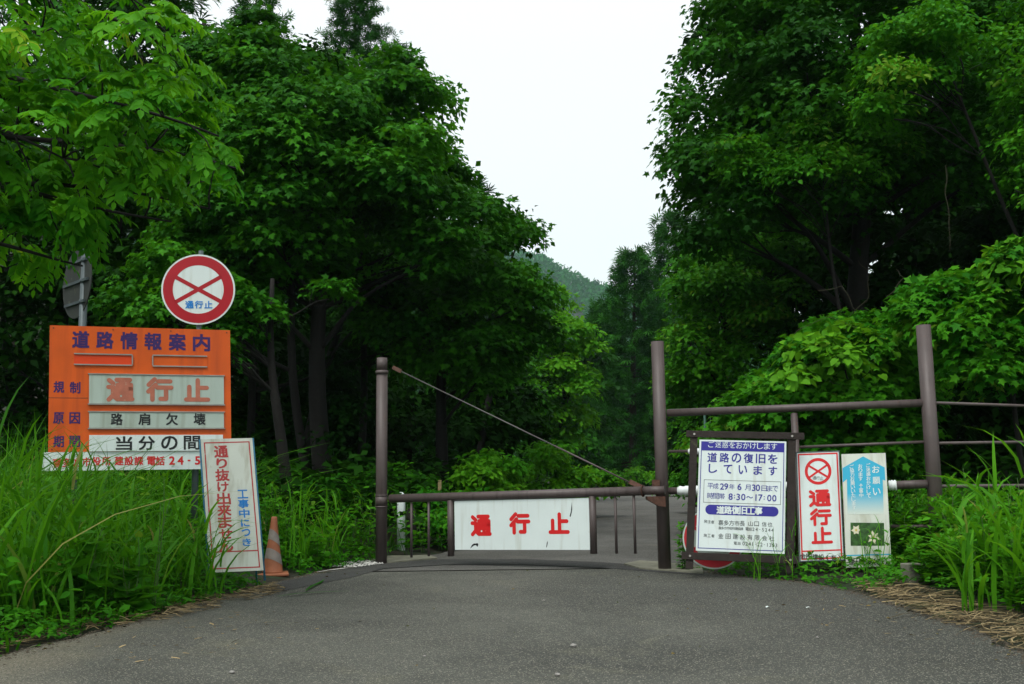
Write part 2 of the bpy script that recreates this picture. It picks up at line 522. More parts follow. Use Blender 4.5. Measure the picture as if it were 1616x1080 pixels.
def asphalt(name, base, patch, speck, seed):
    m = bpy.data.materials.new(name)
    m.use_nodes = True
    n, l = m.node_tree.nodes, m.node_tree.links
    b = n['Principled BSDF']
    b.inputs['Specular IOR Level'].default_value = .35
    t = n.new('ShaderNodeTexCoord')
    def noise(scale, det, rough=.5, dist=0.0):
        a = n.new('ShaderNodeTexNoise')
        a.noise_dimensions = '4D'
        a.inputs['W'].default_value = seed
        a.inputs['Scale'].default_value = scale
        a.inputs['Detail'].default_value = det
        a.inputs['Roughness'].default_value = rough
        a.inputs['Distortion'].default_value = dist
        l.new(t.outputs['Object'], a.inputs['Vector'])
        return a.outputs['Fac']
    def rng_(f, lo, hi):
        r = n.new('ShaderNodeMapRange')
        r.inputs['From Min'].default_value = lo
        r.inputs['From Max'].default_value = hi
        l.new(f, r.inputs['Value'])
        return r.outputs[0]
    def mix(fac, a, bb, mode='MIX'):
        x = n.new('ShaderNodeMix')
        x.data_type = 'RGBA'
        x.blend_type = mode
        if isinstance(fac, float): x.inputs['Factor'].default_value = fac
        else: l.new(fac, x.inputs['Factor'])
        for s, v in (('A', a), ('B', bb)):
            if isinstance(v, tuple): x.inputs[s].default_value = (*v, 1)
            else: l.new(v, x.inputs[s])
        return x.outputs['Result']
    c = mix(rng_(noise(.45, 6, .6, .8), .42, .58), base, patch)
    c = mix(rng_(noise(.9, 6, .65, 1.2), .56, .70), c, tuple(v * w for v, w in zip(base, (1.25, 1.2, 1.05))))
    c = mix(rng_(noise(2.3, 6, .6), .50, .72), c, tuple(v * .72 for v in base))
    if name == 'asphalt':
        # damp dark stain along the right verge, sandy wash along the left one
        sx_ = n.new('ShaderNodeSeparateXYZ')
        l.new(t.outputs['Object'], sx_.inputs[0])
        def edge_stain(sign, off, width, amount, colour, cc):
            a = n.new('ShaderNodeMath'); a.operation = 'MULTIPLY_ADD'
            a.inputs[1].default_value = sign
            l.new(sx_.outputs['X'], a.inputs[0])
            q = n.new('ShaderNodeMath'); q.operation = 'MULTIPLY'; q.inputs[1].default_value = 2.2
            l.new(noise(.8, 6, .65), q.inputs[0])
            l.new(q.outputs[0], a.inputs[2])
            k = n.new('ShaderNodeMapRange')
            k.inputs['From Min'].default_value = off
            k.inputs['From Max'].default_value = off + width
            k.inputs['To Max'].default_value = amount
            l.new(a.outputs[0], k.inputs['Value'])
            return mix(k.outputs[0], cc, colour)
        c = edge_stain(1.0, 2.3, 1.3, .75, (.034, .036, .030), c)
        c = edge_stain(-1.0, 3.75, .8, .55, (.19, .165, .115), c)
    v = n.new('ShaderNodeTexVoronoi')
    v.inputs['Scale'].default_value = 150
    l.new(t.outputs['Object'], v.inputs['Vector'])
    sep = n.new('ShaderNodeSeparateColor')
    l.new(v.outputs['Color'], sep.inputs[0])
    c = mix(rng_(sep.outputs[0], .87, .93), c, speck)
    c = mix(rng_(sep.outputs[1], .82, .9), c, tuple(q * .4 for q in base))
    c = mix(.40, c, mix(noise(190, 3, .7), (.3, .3, .3), (1.6, 1.6, 1.6)), 'MULTIPLY')
    l.new(c, b.inputs['Base Color'])
    rr = n.new('ShaderNodeMapRange')
    rr.inputs['To Min'].default_value = .62
    rr.inputs['To Max'].default_value = .92
    l.new(noise(1.3, 4), rr.inputs['Value'])
    l.new(rr.outputs[0], b.inputs['Roughness'])
    bp = n.new('ShaderNodeBump')
    bp.inputs['Strength'].default_value = .6
    bp.inputs['Distance'].default_value = .006
    l.new(v.outputs['Distance'], bp.inputs['Height'])
    l.new(bp.outputs[0], b.inputs['Normal'])
    return m
M['asphalt'] = asphalt('asphalt', (.080, .084, .070), (.044, .047, .040), (.26, .25, .20), 1.0)
M['asphalt_far'] = asphalt('asphalt_beyond_gate', (.115, .115, .105), (.070, .070, .062), (.20, .19, .17), 4.0)
M['asphalt_dark'] = asphalt('dark_asphalt_patch', (.045, .046, .044), (.032, .033, .032), (.10, .10, .09), 7.0)
M['soil'] = mat('forest_soil', (.024, .019, .011), .95, noise=(1.2, .4), bump=(12, .8), col2=(.012, .016, .006), stains=((.010, .028, .005), 1.8, .5))

# ------------------------------------------------------------------ ground, hills, road (structure)
LE = [(-30, -8.0), (0, -4.6), (4, -3.9), (6.7, -3.42), (9.1, -2.95), (11.0, -2.70), (12.6, -2.35), (13.6, -1.85), (15.6, -.95), (22, .3), (40, 2.9), (72, 7.0), (78, 8.3)]
RE = [(-30, 9.0), (0, 3.6), (4, 3.25), (6.0, 3.12), (7.4, 3.28), (9.6, 3.25), (10.6, 2.95), (11.4, 2.35), (12.1, 2.15), (15, 3.6), (22, 5.2), (30, 6.2), (50, 8.4), (72, 10.2), (78, 9.6)]
def xl(y): return np.interp(y, [a for a, _ in LE], [b for _, b in LE])
def xr(y): return np.interp(y, [a for a, _ in RE], [b for _, b in RE])
def sstep(a, b, x):
    t = np.clip((x - a) / (b - a), 0, 1)
    return t * t * (3 - 2 * t)
def height(x, y):
    x, y = np.asarray(x, float), np.asarray(y, float)
    sl, sr = xl(y) - x, x - xr(y)
    past = np.clip(y - 78, 0, None)
    h = -.03 + .035 * sstep(0, .12, np.maximum(sl, sr)) + .05 * sstep(.1, 1.2, np.maximum(sl, sr))
    h = h + .30 * sstep(.1, 2.2, sl)
    # left: forested hill further in, added to block sky light behind the wood; right: bank rising just behind the fence
    h = h + 38 * sstep(12, 85, sl) * sstep(5, 40, y) * (1 - sstep(150, 330, y))
    bank = np.clip(sr - 2.6, 0, None)
    h = h + np.minimum(.5 * bank + .75 * np.clip(bank - 2.5, 0, None), 46) * sstep(12.5, 18, y) * (1 - sstep(60, 120, y))
    h = h + .25 * sstep(0, 6, past)
    h = h + .10 * np.sin(x * .9 + 1.3 * np.sin(y * .5)) * sstep(.6, 3, np.maximum(sl, sr))
    return h
def grid(name, xs, ys, fz, m, kind='structure'):
    X, Y = np.meshgrid(xs, ys)
    V = np.stack([X, Y, fz(X, Y)], -1).reshape(-1, 3)
    nx, ny = len(xs), len(ys)
    i = (np.arange(ny - 1)[:, None] * nx + np.arange(nx - 1)[None]).ravel()
    q = np.stack([i, i + 1, i + nx + 1, i + nx], 1)
    o = big_mesh(name, V, q.ravel(), np.full(len(q), 4), None, m, None, True)
    o['kind'] = kind
    return o
xs = np.concatenate([-np.geomspace(1200, 14, 40), np.arange(-13.5, 14, .25), np.geomspace(14, 1200, 40)])
ys = np.concatenate([-np.geomspace(400, 2, 14), np.arange(-1, 26, .25), np.geomspace(26, 1700, 70)])
grid('ground', xs, ys, height, M['soil'])

def ribbon(name, ys, z, m, xa=xl, xb=xr, nx=2):
    ys = np.asarray(ys, float)
    V, q = [], []
    for i, y in enumerate(ys):
        a, b = float(xa(y)), float(xb(y))
        for k in range(nx + 1):
            V.append((a + (b - a) * k / nx, y, z))
    for i in range(len(ys) - 1):
        for k in range(nx):
            j = i * (nx + 1) + k
            q.append((j, j + 1, j + nx + 2, j + nx + 1))
    mb = MB(); mb.add(V, q)
    o = mb.build(name, m); o['kind'] = 'structure'
    return o
jit = {round(float(y), 2): rng.normal(0, .035, 2) for y in np.arange(-30, 80, .2)}
def jl(y): return xl(y) + .05 * math.sin(y * 5.1) + .03 * math.sin(y * 13.7)
def jr(y): return xr(y) + .05 * math.sin(y * 4.3 + 1) + .03 * math.sin(y * 11.9)
ribbon('road', np.concatenate([np.arange(-30, 3, 3), np.arange(3, 12.45, .15)]), .010, M['asphalt'], jl, jr)
ribbon('road', np.concatenate([np.arange(12.45, 20, .3), np.arange(20, 78.5, 1.5)]), .006, M['asphalt_far'], jl, jr)
# dark resurfaced strip across the road under the gate
a, b = G(430, 925), G(600, 889); c, d = G(1090, 905), G(1010, 896)
mb = MB()
pts_n = [G(430, 938), G(470, 930), G(560, 912), G(605, 899), G(700, 893), G(830, 893), G(950, 898), G(1040, 905), G(1110, 910)]
pts_f = [G(432, 921), G(480, 913), G(560, 898), G(610, 890), G(700, 884), G(830, 884), G(950, 889), G(1040, 896), G(1110, 902)]
mb.add([(p[0], p[1], .014) for p in pts_n] + [(p[0], p[1], .014) for p in pts_f], [(i, i + 1, i + 10, i + 9) for i in range(8)])
mb.build('asphalt_patch', M['asphalt_dark'])['kind'] = 'structure'
# concrete aprons at the feet of the gate posts
for pl in ([(985, 893), (1010, 900), (1110, 908), (1108, 898), (1040, 890), (1010, 888)],
           [(582, 886), (606, 891), (690, 884), (678, 879), (620, 880), (590, 882)]):
    mb = MB(); pp = [G(*p) for p in pl]
    k = len(pp)
    mb.add([(p[0], p[1], .018 + .012) for p in pp] + [(p[0], p[1], -.05) for p in pp],
           [tuple(range(k))] + [(i, k + i, k + (i + 1) % k, (i + 1) % k) for i in range(k)])
    mb.build('concrete_apron', M['concrete'])['kind'] = 'structure'
# worn white line by the left verge
mb = MB()
ln = [G(497, 906), G(520, 902), G(545, 899), G(570, 895), G(598, 892)]
for i in range(4):
    a, b = ln[i], ln[i + 1]
    w = .035 + .02 * math.sin(i * 2.1)
    mb.add([(a[0], a[1] - w, .019), (b[0], b[1] - w, .019), (b[0], b[1] + w, .019), (a[0], a[1] + w, .019)], [(0, 1, 2, 3)])
o = mb.build('road_line', M['paint_line']); o['kind'] = 'structure'

# far mountain
rx = np.array([-1500, -700, -300, -150, -14, 22, 45, 74, 100, 170, 400, 900, 1800.])
rz = np.array([270, 270, 255, 205, 163, 152, 135, 124, 112, 90, 60, 90, 160.])
def mtn(x, y):
    return -3 + (1.5 * np.interp(x / 1.5, rx, rz) - 10) * sstep(495, 1050, y + 30 * np.sin(x * .014)) * (1 - .25 * sstep(1050, 1690, y))
grid('mountain', np.linspace(-1300, 1300, 200), np.linspace(480, 1690, 60), mtn, M['soil'])

# ------------------------------------------------------------------ writing
_fc = {}
def glyph_mesh(text, weight=0.0, space=1.0):
    cu = bpy.data.curves.new('writing', 'FONT')
    cu.body = text
    cu.size = 1.0
    cu.offset = weight
    cu.space_character = space
    cu.resolution_u = 3
    o = bpy.data.objects.new('writing', cu)
    C.objects.link(o)
    bpy.context.view_layer.update()
    dg = bpy.context.evaluated_depsgraph_get()
    me = bpy.data.meshes.new_from_object(o.evaluated_get(dg))
    V = np.array([v.co[:] for v in me.vertices]).reshape(-1, 3)
    Fc = [tuple(p.vertices) for p in me.polygons]
    bpy.data.objects.remove(o); bpy.data.curves.remove(cu); bpy.data.meshes.remove(me)
    return V, Fc

class Chars:
    """large writing: every character becomes a piece of its own"""
    def __init__(self): self.all, self.cur = [], None
    def start(self):
        self.cur = MB(); self.all.append(self.cur)
    def build(self, name, m, parent=None):
        for q in self.all: q.build('character', m, parent)

class Panel:
    """a rectangular board standing in the world; finds board coordinates from photo pixels"""
    def __init__(self, tl, tr, bl, br=None):
        tl, tr, bl = P(*tl), P(*tr), P(*bl)
        self.o = tl
        self.w = np.linalg.norm(tr - tl)
        self.u = nrm(tr - tl)
        v = bl - tl
        self.h = np.linalg.norm(v)
        self.v = nrm(v)                      # down the board
        self.n = nrm(np.cross(self.u, self.v)) * -1
        if self.n[1] > 0: self.n = -self.n   # towards the viewer's side
        self.shear = 0.0
    def uv(self, px, py, lift=0.0):
        r = P(px, py, 1.0) - CAM
        q = self.o + self.n * lift
        t = ((q - CAM) @ self.n) / (r @ self.n)
        d = CAM + r * t - q
        k = self.u @ self.v                  # the board may be racked a little out of square
        a, b = d @ self.u, d @ self.v
        return (a - k * b) / (1 - k * k), (b - k * a) / (1 - k * k)
    def at(self, u, v, lift=0.0):
        return self.o + self.u * u + self.v * v + self.n * lift
    def slab(self, mb, u0, u1, v0, v1, front, back):
        c = self.at((u0 + u1) / 2, (v0 + v1) / 2, (front + back) / 2)
        mb.box(c, self.u, self.v, self.n, abs(u1 - u0), abs(v1 - v0), abs(front - back))
    def flat(self, mb, pts, lift):
        mb.add([self.at(a, b, lift) for a, b in pts], [tuple(range(len(pts)))])
    def frame(self, mb, u0, u1, v0, v1, w, lift):
        for a0, a1, b0, b1 in ((u0, u1, v0, v0 + w), (u0, u1, v1 - w, v1), (u0, u0 + w, v0 + w, v1 - w), (u1 - w, u1, v0 + w, v1 - w)):
            self.flat(mb, [(a0, b1), (a1, b1), (a1, b0), (a0, b0)], lift)
    def ring(self, mb, cu, cv, r0, r1, lift, n=48, a0=0, a1=2 * PI):
        vs, fs = [], []
        for i in range(n + 1):
            w = a0 + (a1 - a0) * i / n
            for r in (r0, r1):
                vs.append(self.at(cu + r * math.cos(w), cv + r * math.sin(w), lift))
        for i in range(n):
            fs.append((2 * i, 2 * i + 1, 2 * i + 3, 2 * i + 2))
        mb.add(vs, fs)
    def disc(self, mb, cu, cv, r, lift, n=48):
        mb.add([self.at(cu + r * math.cos(2 * PI * i / n), cv + r * math.sin(2 * PI * i / n), lift) for i in range(n)], [tuple(range(n))])
    def chars(self, mb, text, boxes, lift, weight=0.02):
        """each character scaled into its own box (u0, v0, u1, v1)"""
        for k, (ch, bx) in enumerate(zip(text, boxes)):
            if ch == ' ': continue
            key = ch
            if key not in _fc: _fc[key] = glyph_mesh(ch, 0.0)
            V, fs = _fc[key]
            if len(V) == 0: continue
            lo, hi = V.min(0), V.max(0)
            u0, v0, u1, v1 = bx
            small = ch in 'ー－-~～:：・。.'
            if small:
                s = (v1 - v0) / .92
                cu, cv = (u0 + u1) / 2, (v0 + v1) / 2
                mid = (lo + hi) / 2
                uu = cu + (V[:, 0] - mid[0]) * s
                vv = (cv if ch in '-~－～ー:：' else v1 - .12 * (v1 - v0)) - (V[:, 1] - mid[1]) * s
            else:
                w_, h_ = hi[0] - lo[0], hi[1] - lo[1]
                su = (u1 - u0) / max(w_, .55 * h_ if not ch.isdigit() else .2)
                sv = (v1 - v0) / max(h_, .6)
                if ch in 'りいしくけに1': su = min(su, (u1 - u0) / max(w_, .62))
                if ch.isdigit(): su = min(su, sv)
                cu, cv = (u0 + u1) / 2, (v0 + v1) / 2
                uu = cu + (V[:, 0] - (lo[0] + hi[0]) / 2) * su
                vv = cv - (V[:, 1] - (lo[1] + hi[1]) / 2) * sv
            if isinstance(mb, Chars): mb.start()
            tgt = mb.cur if isinstance(mb, Chars) else mb
            k_ = weight * (v1 - v0) * 1.3
            sh = [(0, 0)] if weight < .009 else [(0, 0), (k_, k_), (-k_, k_), (k_, -k_), (-k_, -k_)]
            for q, (a_, b_) in enumerate(sh):
                pts = [self.at(a + a_, b + b_, lift + .00008 * q) for a, b in zip(uu, vv)]
                tgt.add(pts, [f[::-1] for f in fs])
    def row(self, mb, text, p0, p1, hpx, lift, weight=.02, wpx=None):
        """text whose first and last character centres are at photo pixels p0, p1 and whose height is hpx"""
        k = len(text)
        h_px = hpx
        for i, ch in enumerate(text):
            t = i / max(k - 1, 1)
            x, y = p0[0] + (p1[0] - p0[0]) * t, p0[1] + (p1[1] - p0[1]) * t
            cu, cv = self.uv(x, y)
            _, va = self.uv(x, y - h_px / 2); _, vb = self.uv(x, y + h_px / 2)
            hh = abs(vb - va)
            ua, _ = self.uv(x - (wpx or h_px) / 2, y); ub, _ = self.uv(x + (wpx or h_px) / 2, y)
            ww = abs(ub - ua)
            f = .78 if ch in 'ぁぃっゃゅょ' else 1.0
            self.chars(mb, ch, [(cu - ww * f / 2, cv - hh * f / 2, cu + ww * f / 2, cv + hh * f / 2)], lift, weight)

# rounded strokes for the three closure characters, unit box, v down
STROKE = {
 '通': [[(.06, .10), (.22, .24)], [(.04, .40), (.22, .40), (.22, .78)], [(.22, .76), (.05, .95)], [(.22, .78), (.38, .93), (.97, .93)],
       [(.36, .08), (.88, .08), (.68, .26)], [(.52, .17), (.68, .26)], [(.40, .84), (.40, .30), (.92, .30), (.92, .80), (.84, .80)],
       [(.40, .48), (.92, .48)], [(.40, .65), (.92, .65)], [(.66, .30), (.66, .82)]],
 '行': [[(.30, .05), (.06, .30)], [(.34, .30), (.05, .60)], [(.21, .48), (.21, .96)], [(.44, .14), (.93, .14)], [(.40, .42), (.97, .42)], [(.76, .42), (.76, .92), (.54, .92)]],
 '止': [[(.05, .93), (.95, .93)], [(.18, .93), (.18, .36)], [(.53, .93), (.53, .06)], [(.53, .40), (.90, .40)]],
}
def stroke_char(pan, mb, ch, cu, cv, w, h, sw, lift):
    """thick round-ended strokes; each lies a hair above the one before"""
    if isinstance(mb, Chars):
        mb.start(); mb = mb.cur
    for k, st in enumerate(STROKE[ch]):
        lf = lift + .00012 * k
        pts = [(cu + (a - .5) * w, cv + (b - .5) * h) for a, b in st]
        for i in range(len(pts) - 1):
            (a0, b0), (a1, b1) = pts[i], pts[i + 1]
            L = math.hypot(a1 - a0, b1 - b0)
            dx, dy = (a1 - a0) / L, (b1 - b0) / L
            ang = math.atan2(dy, dx)
            r = sw / 2
            out = []
            for j in range(7):
                t = ang - PI / 2 + PI * j / 6
                out.append((a1 + r * math.cos(t), b1 + r * math.sin(t)))
            for j in range(7):
                t = ang + PI / 2 + PI * j / 6
                out.append((a0 + r * math.cos(t), b0 + r * math.sin(t)))
            pan.flat(mb, out, lf + .00006 * i)
def closed(pan, mb, centres, hpx, sw_px, lift, wk=1.0):
    for ch, (x, y) in zip('通行止', centres):
        cu, cv = pan.uv(x, y)
        _, va = pan.uv(x, y - hpx / 2); _, vb = pan.uv(x, y + hpx / 2)
        h = abs(vb - va)
        stroke_char(pan, mb, ch, cu, cv, h * wk, h * .95, h * sw_px / hpx, lift)

# ------------------------------------------------------------------ swing gate and its posts
def vtube(x, y, z0, z1, r, n=20):
    return MB().tube([(x, y, z0), (x, y, z1)], r, n)
lp = P(602, 787, 13.5); LX, LY = lp[0], 13.5
t = thing('gate_post', 'brown steel post at the left end of the barrier, with hinge collars', 'gate post', (LX, LY, 0))
vtube(LX, LY, -.1, 2.58, .077, 24).build('pipe', M['steel'], t)
vtube(LX, LY, 2.58, 2.76, .072, 24).build('cap_pipe', M['steel'], t)
for z, h, r_ in ((2.535, .05, .087), (.895, .018, .086), (.745, .018, .086)):
    vtube(LX, LY, z, z + h, r_, 24).build('collar', M['steel'], t)
vtube(LX, LY, .765, .893, .0815, 24).build('hinge_sleeve', M['steel'], t)

rp_ = P(1045, 773, 12.05); RX, RY = rp_[0], 12.05
g0 = np.array([LX + .12, LY - .01, P(620, 787, 13.5)[2]]); g1 = np.array([RX - .04, RY - .17, P(1030, 774, 11.95)[2]])
gate = thing('barrier_gate', 'closed brown swing barrier across the road with a white closure panel', 'gate', (g0[0], g0[1], 0))
ax = nrm(g1 - g0)
MB().tube([g0, g0 + (g1 - g0) * .5 + np.array([0, 0, -.004]), g1 - ax * .22], .055, 20).build('top_bar', M['steel'], gate)
MB().tube([g1 - ax * .216, g1 + ax * .05], .050, 18).build('bar_end', M['steel'], gate)
MB().tube([g1 - ax * .228, g1 - ax * .218], .072, 18).build('flange', M['rust'], gate)
gy = lambda px: g0 + (g1 - g0) * ((px - 620) / 410.0)
def drop(px_top, px_bot, py_bot, r, nm):
    # a hanging upright of the gate leaf: find where the bar passes above this pixel
    best = min(np.linspace(0, 1, 400), key=lambda s: abs(proj(g0 + (g1 - g0) * s)[0] - px_top))
    p = g0 + (g1 - g0) * best
    zb = P(px_bot, py_bot, p[1])[2]
    MB().tube([(p[0], p[1], zb), (p[0], p[1], p[2] - .045)], r, 16).build(nm, M['steel'], gate)
    return p, zb
def proj(p):
    q = R3.T @ (np.asarray(p) - CAM)
    return 808 + F * q[0] / -q[2], 540 - F * q[1] / -q[2]
pa, za = drop(711, 711, 878, .044, 'upright')
pb, zb = drop(935, 937, 874, .044, 'upright')
for a, b, c_ in ((649, 649, 880), (677, 677, 878), (971, 972, 874), (1000, 1001, 874)):
    drop(a, b, c_, .017, 'spindle')
pa_, pb_ = pa + ax * .044, pb - ax * .044
def dist_on_gate(px, lift=0.0):
    s = min(np.linspace(0, 1, 800), key=lambda s: abs(proj(g0 + (g1 - g0) * s)[0] - px))
    return (g0 + (g1 - g0) * s)[1]
gp = Panel((717, 791, dist_on_gate(717) - .02), (929, 786, dist_on_gate(929) - .02), (718, 868, dist_on_gate(718) - .02))
mb = MB(); gp.slab(mb, 0, gp.w, 0, gp.h, 0, -.006)
pn = mb.build('closure_panel', M['white'], gate); pn['label'] = 'white enamel panel with three red characters'
mb = Chars(); closed(gp, mb, [(759, 829), (820, 826), (882, 826)], 34, 6.2, .0015)
mb.build('lettering', M['red'], pn)
mb = MB()
for pl in ([(742, 866), (745, 860), (748, 858), (754, 858), (754, 860), (748, 861)], [(748, 861), (753, 857), (755, 859), (754, 863), (752, 862), (751, 859)],
           [(862, 864), (863, 857), (864, 854), (864.5, 857), (863, 864)], [(899, 815), (901, 807), (902.5, 792), (903, 804), (902, 810), (900.5, 816)]):
    gp.flat(mb, [gp.uv(*q) for q in pl], .0012 + .0002 * rng.uniform())
mb.build('scratches', M['black'], pn)['kind'] = 'stuff'
# stay rod with turnbuckle ends
ra = P(622, 581, 13.42); rb = P(1003, 766, dist_on_gate(1003))
rd = nrm(rb - ra)
MB().tube([ra + rd * .12, rb - rd * .1], .0078, 10).build('stay_rod', M['cable'], gate)
MB().tube([rb - rd * 1.15, rb - rd * .08], .0105, 10).build('rod_sleeve', M['steel'], gate)
MB().box(rb + np.array([0.02, 0, 0.0]), rd, np.array([0, 1, 0]), np.cross(rd, [0, 1, 0]), .22, .03, .06).build('rod_lug', M['rust'], gate)
MB().box(ra + rd * .05, rd, np.array([0, 1, 0]), np.cross(rd, [0, 1, 0]), .15, .03, .055).build('rod_shackle', M['rust'], gate)

# ------------------------------------------------------------------ pipe fence on the right
fence = thing('pipe_fence', 'tall brown tubular steel fence right of the gate, its lower rails wrapped in white', 'fence', (RX, RY, 0))
TX, TY = P(1465, 630, 11.1)[0], 11.1
vtube(RX, RY, -.1, 2.74, .077, 24).build('post', M['steel'], fence)
vtube(TX, TY, -.1, 2.76, .079, 24).build('post', M['steel'], fence)
def rail(p0, p1, r, nm='rail', m='steel'):
    return MB().tube([p0, p1], r, 18).build(nm, M[m], fence)
rail(P(1053, 652, RY), P(1462, 636, TY), .045, 'top_rail')
sx, sy = P(1253, 650, 11.58)[0], 11.58
vtube(sx, sy, .0, P(1253, 648, 11.58)[2] - .03, .040).build('short_post', M['steel'], fence)
def frail(x0, y0, x1, y1, r, nm='rail'):
    f = lambda px: RY + (TY - RY) * (px - 1050) / 415.0
    return rail(P(x0, y0, f(x0)), P(x1, y1, f(x1)), r, nm)
frail(1055, 775, 1108, 774.5, .042); frail(1404, 766.5, 1464, 764, .048)
frail(1055, 713, 1240, 708, .017); frail(1262, 706, 1464, 697.5, .017)
frail(1405, 831, 1470, 831, .020)
f = lambda px: RY + (TY - RY) * (px - 1050) / 415.0
for x0, y0, x1, y1, r0 in ((1069, 775, 1107, 774, .056), (1086, 713, 1106, 712, .034), (1402, 766.5, 1416, 766, .058), (1238, 768, 1250, 767, .052)):
    a, b = P(x0, y0, f(x0)), P(x1, y1, f(x1))
    n_ = 9
    pts = [a + (b - a) * i / (n_ - 1) for i in range(n_)]
    rr = [r0 * (1 + .10 * math.sin(i * 2.3) + (.0 if 0 < i < n_ - 1 else -.25)) for i in range(n_)]
    MB().tube(pts, rr, 14).build('rail_wrap', M['wrap'], fence)
# rails running on to the right out of frame
for y0, y1, r in ((636, 641, .018), (700, 697, .018), (768, 766, .022), (832, 836, .018)):
    a, b = P(1472, y0, TY), P(1640, y1 + .5, 11.7)
    MB().tube([a, a + (b - a) * 3], r, 10).build('rail', M['steel'], fence)
e = P(1472, 700, TY) + (P(1640, 697, 11.7) - P(1472, 700, TY)) * 2.9
vtube(e[0], e[1], 0, 2.2, .05).build('post', M['steel'], fence)
# catch that receives the bar end
c = P(1036, 790, RY - .16)
MB().add([c + np.array(v) for v in ((-.11, -.05, .045), (.10, -.05, .045), (.10, -.05, -.075), (.02, -.05, -.065), (-.11, -.05, .01),
                                    (-.11, .14, .045), (.10, .14, .045), (.10, .14, -.075), (.02, .14, -.065), (-.11, .14, .01))],
         [(4, 3, 2, 1, 0), (5, 6, 7, 8, 9), (0, 1, 6, 5), (1, 2, 7, 6), (2, 3, 8, 7), (3, 4, 9, 8), (4, 0, 5, 9)]).build('catch', M['rust'], fence)
c = P(1035, 764, RY - .1)
MB().abox(c[0] - .045, c[0] + .045, c[1] - .02, c[1] + .02, c[2] - .03, c[2] + .05).build('stop_plate', M['rust'], fence)

# ------------------------------------------------------------------ framed notice board
nb = Panel((1104, 694, 11.15), (1241, 697, 11.0), (1098, 869, 11.05))
b0 = nb.at(nb.w / 2, nb.h + .15); board = thing('notice_board', 'blue and white roadworks notice in a dark timber frame, beside the right gate post', 'notice board', (b0[0], b0[1], 0))
tw = .055
for u in (-.062, nb.w + .062):
    mb = MB(); nb.slab(mb, u - .042, u + .042, -.07, nb.h + (.20 if u < 0 else .2), -.012, -.09); mb.build('frame_post', M['wood'], board, .004)
mb = MB(); nb.slab(mb, -.15, nb.w + .19, -.10, -.025, .004, -.010); mb.build('frame_beam', M['wood'], board, .004)
mb = MB(); nb.slab(mb, -.15, nb.w + .15, nb.h + .02, nb.h + .10, .004, -.010); mb.build('frame_beam', M['wood'], board, .004)
for u, v in ((-.06, -.06), (nb.w + .06, -.06), (-.06, nb.h + .06), (nb.w + .06, nb.h + .06)):
    mb = MB(); mb.tube([nb.at(u, v, .003), nb.at(u, v, .014)], .012, 10); mb.build('bolt', M['alum'], board)
mb = MB(); nb.slab(mb, 0, nb.w, 0, nb.h, .0, -.008)
bp = mb.build('notice_panel', M['white'], board)
mb = MB()
nb.frame(mb, .02, nb.w - .02, .018, nb.h - .025, .008, .0012)
a0, b0_ = nb.uv(1106, 711)
nb.flat(mb, [(.02, b0_), (nb.w - .02, b0_), (nb.w - .02, .018), (.02, .018)], .0018)
cu, cv = nb.uv(1170.5, 806)
hw, hh = nb.w * .415, .053
pts = []
for j in range(13): pts.append((cu + hw - hh + hh * math.cos(-PI / 2 + PI * j / 12), cv + hh * math.sin(-PI / 2 + PI * j / 12)))
for j in range(13): pts.append((cu - hw + hh + hh * math.cos(PI / 2 + PI * j / 12), cv + hh * math.sin(PI / 2 + PI * j / 12)))
nb.flat(mb, pts, .0018)
mb.build('printed_band', M['blue'], bp)
mb = MB(); u0, v0 = nb.uv(1111, 757); u1, v1 = nb.uv(1232, 797)
nb.frame(mb, u0, u1, v0, v1, .004, .0014); mb.build('thin_box_line', M['black'], bp)
mb = Chars()
nb.row(mb, 'ご迷惑をおかけします', (1122.5, 701.5), (1221.5, 705), 9.6, .003, .006)
nb.row(mb, '道路復旧工事', (1137, 805), (1197, 806.5), 11.5, .003, .03)
mb.build('white_lettering', M['white'], bp)
mb = Chars()
nb.row(mb, '道路の復旧を', (1124, 722), (1219.5, 724.5), 14.5, .002, .014)
nb.row(mb, 'しています', (1125, 739.5), (1219.5, 743.5), 13.5, .002, .014, 13)
mb.build('navy_lettering', M['blue'], bp); mb = MB()
nb.row(mb, '平成', (1121, 767), (1129.5, 767.3), 9, .002, .008)
nb.row(mb, '29', (1139.5, 768), (1146, 768), 9.6, .002, .012)
nb.row(mb, '年', (1155, 768.3), (1155, 768.3), 8.5, .002, .008)
nb.row(mb, '6', (1167, 768.5), (1167, 768.5), 10, .002, .012)
nb.row(mb, '月', (1180, 769.5), (1180, 769.5), 9, .002, .008)
nb.row(mb, '30', (1189.5, 770), (1196, 770), 10, .002, .012)
nb.row(mb, '日まで', (1206, 771), (1223.5, 771.5), 8.8, .002, .008)
nb.row(mb, '時間帯', (1121, 782.5), (1139, 783.5), 9.5, .002, .008)
nb.row(mb, '8', (1153, 784), (1153, 784), 10, .002, .012)
nb.row(mb, ':', (1159, 784), (1159, 784), 10, .002, .012)
nb.row(mb, '30', (1165, 784.5), (1173, 784.7), 10, .002, .012)
nb.row(mb, '～', (1183, 785), (1183, 785), 10, .002, .012)
nb.row(mb, '17', (1193, 785.5), (1200, 785.7), 10, .002, .012)
nb.row(mb, ':', (1206, 786), (1206, 786), 10, .002, .012)
nb.row(mb, '00', (1214, 786.3), (1222, 786.6), 10, .002, .012)
mb.build('navy_lettering', M['blue'], bp)['kind'] = 'stuff'
mb = MB()
nb.row(mb, '発注者', (1113.5, 823), (1124.5, 824), 5.2, .002, .004)
nb.row(mb, '喜多方市長', (1137.5, 825), (1171.5, 826.5), 8.2, .002, .008)
nb.row(mb, '山口', (1184.5, 826.5), (1194, 827), 7.4, .002, .006)
nb.row(mb, '信也', (1206, 827.5), (1215, 828), 7.4, .002, .006)
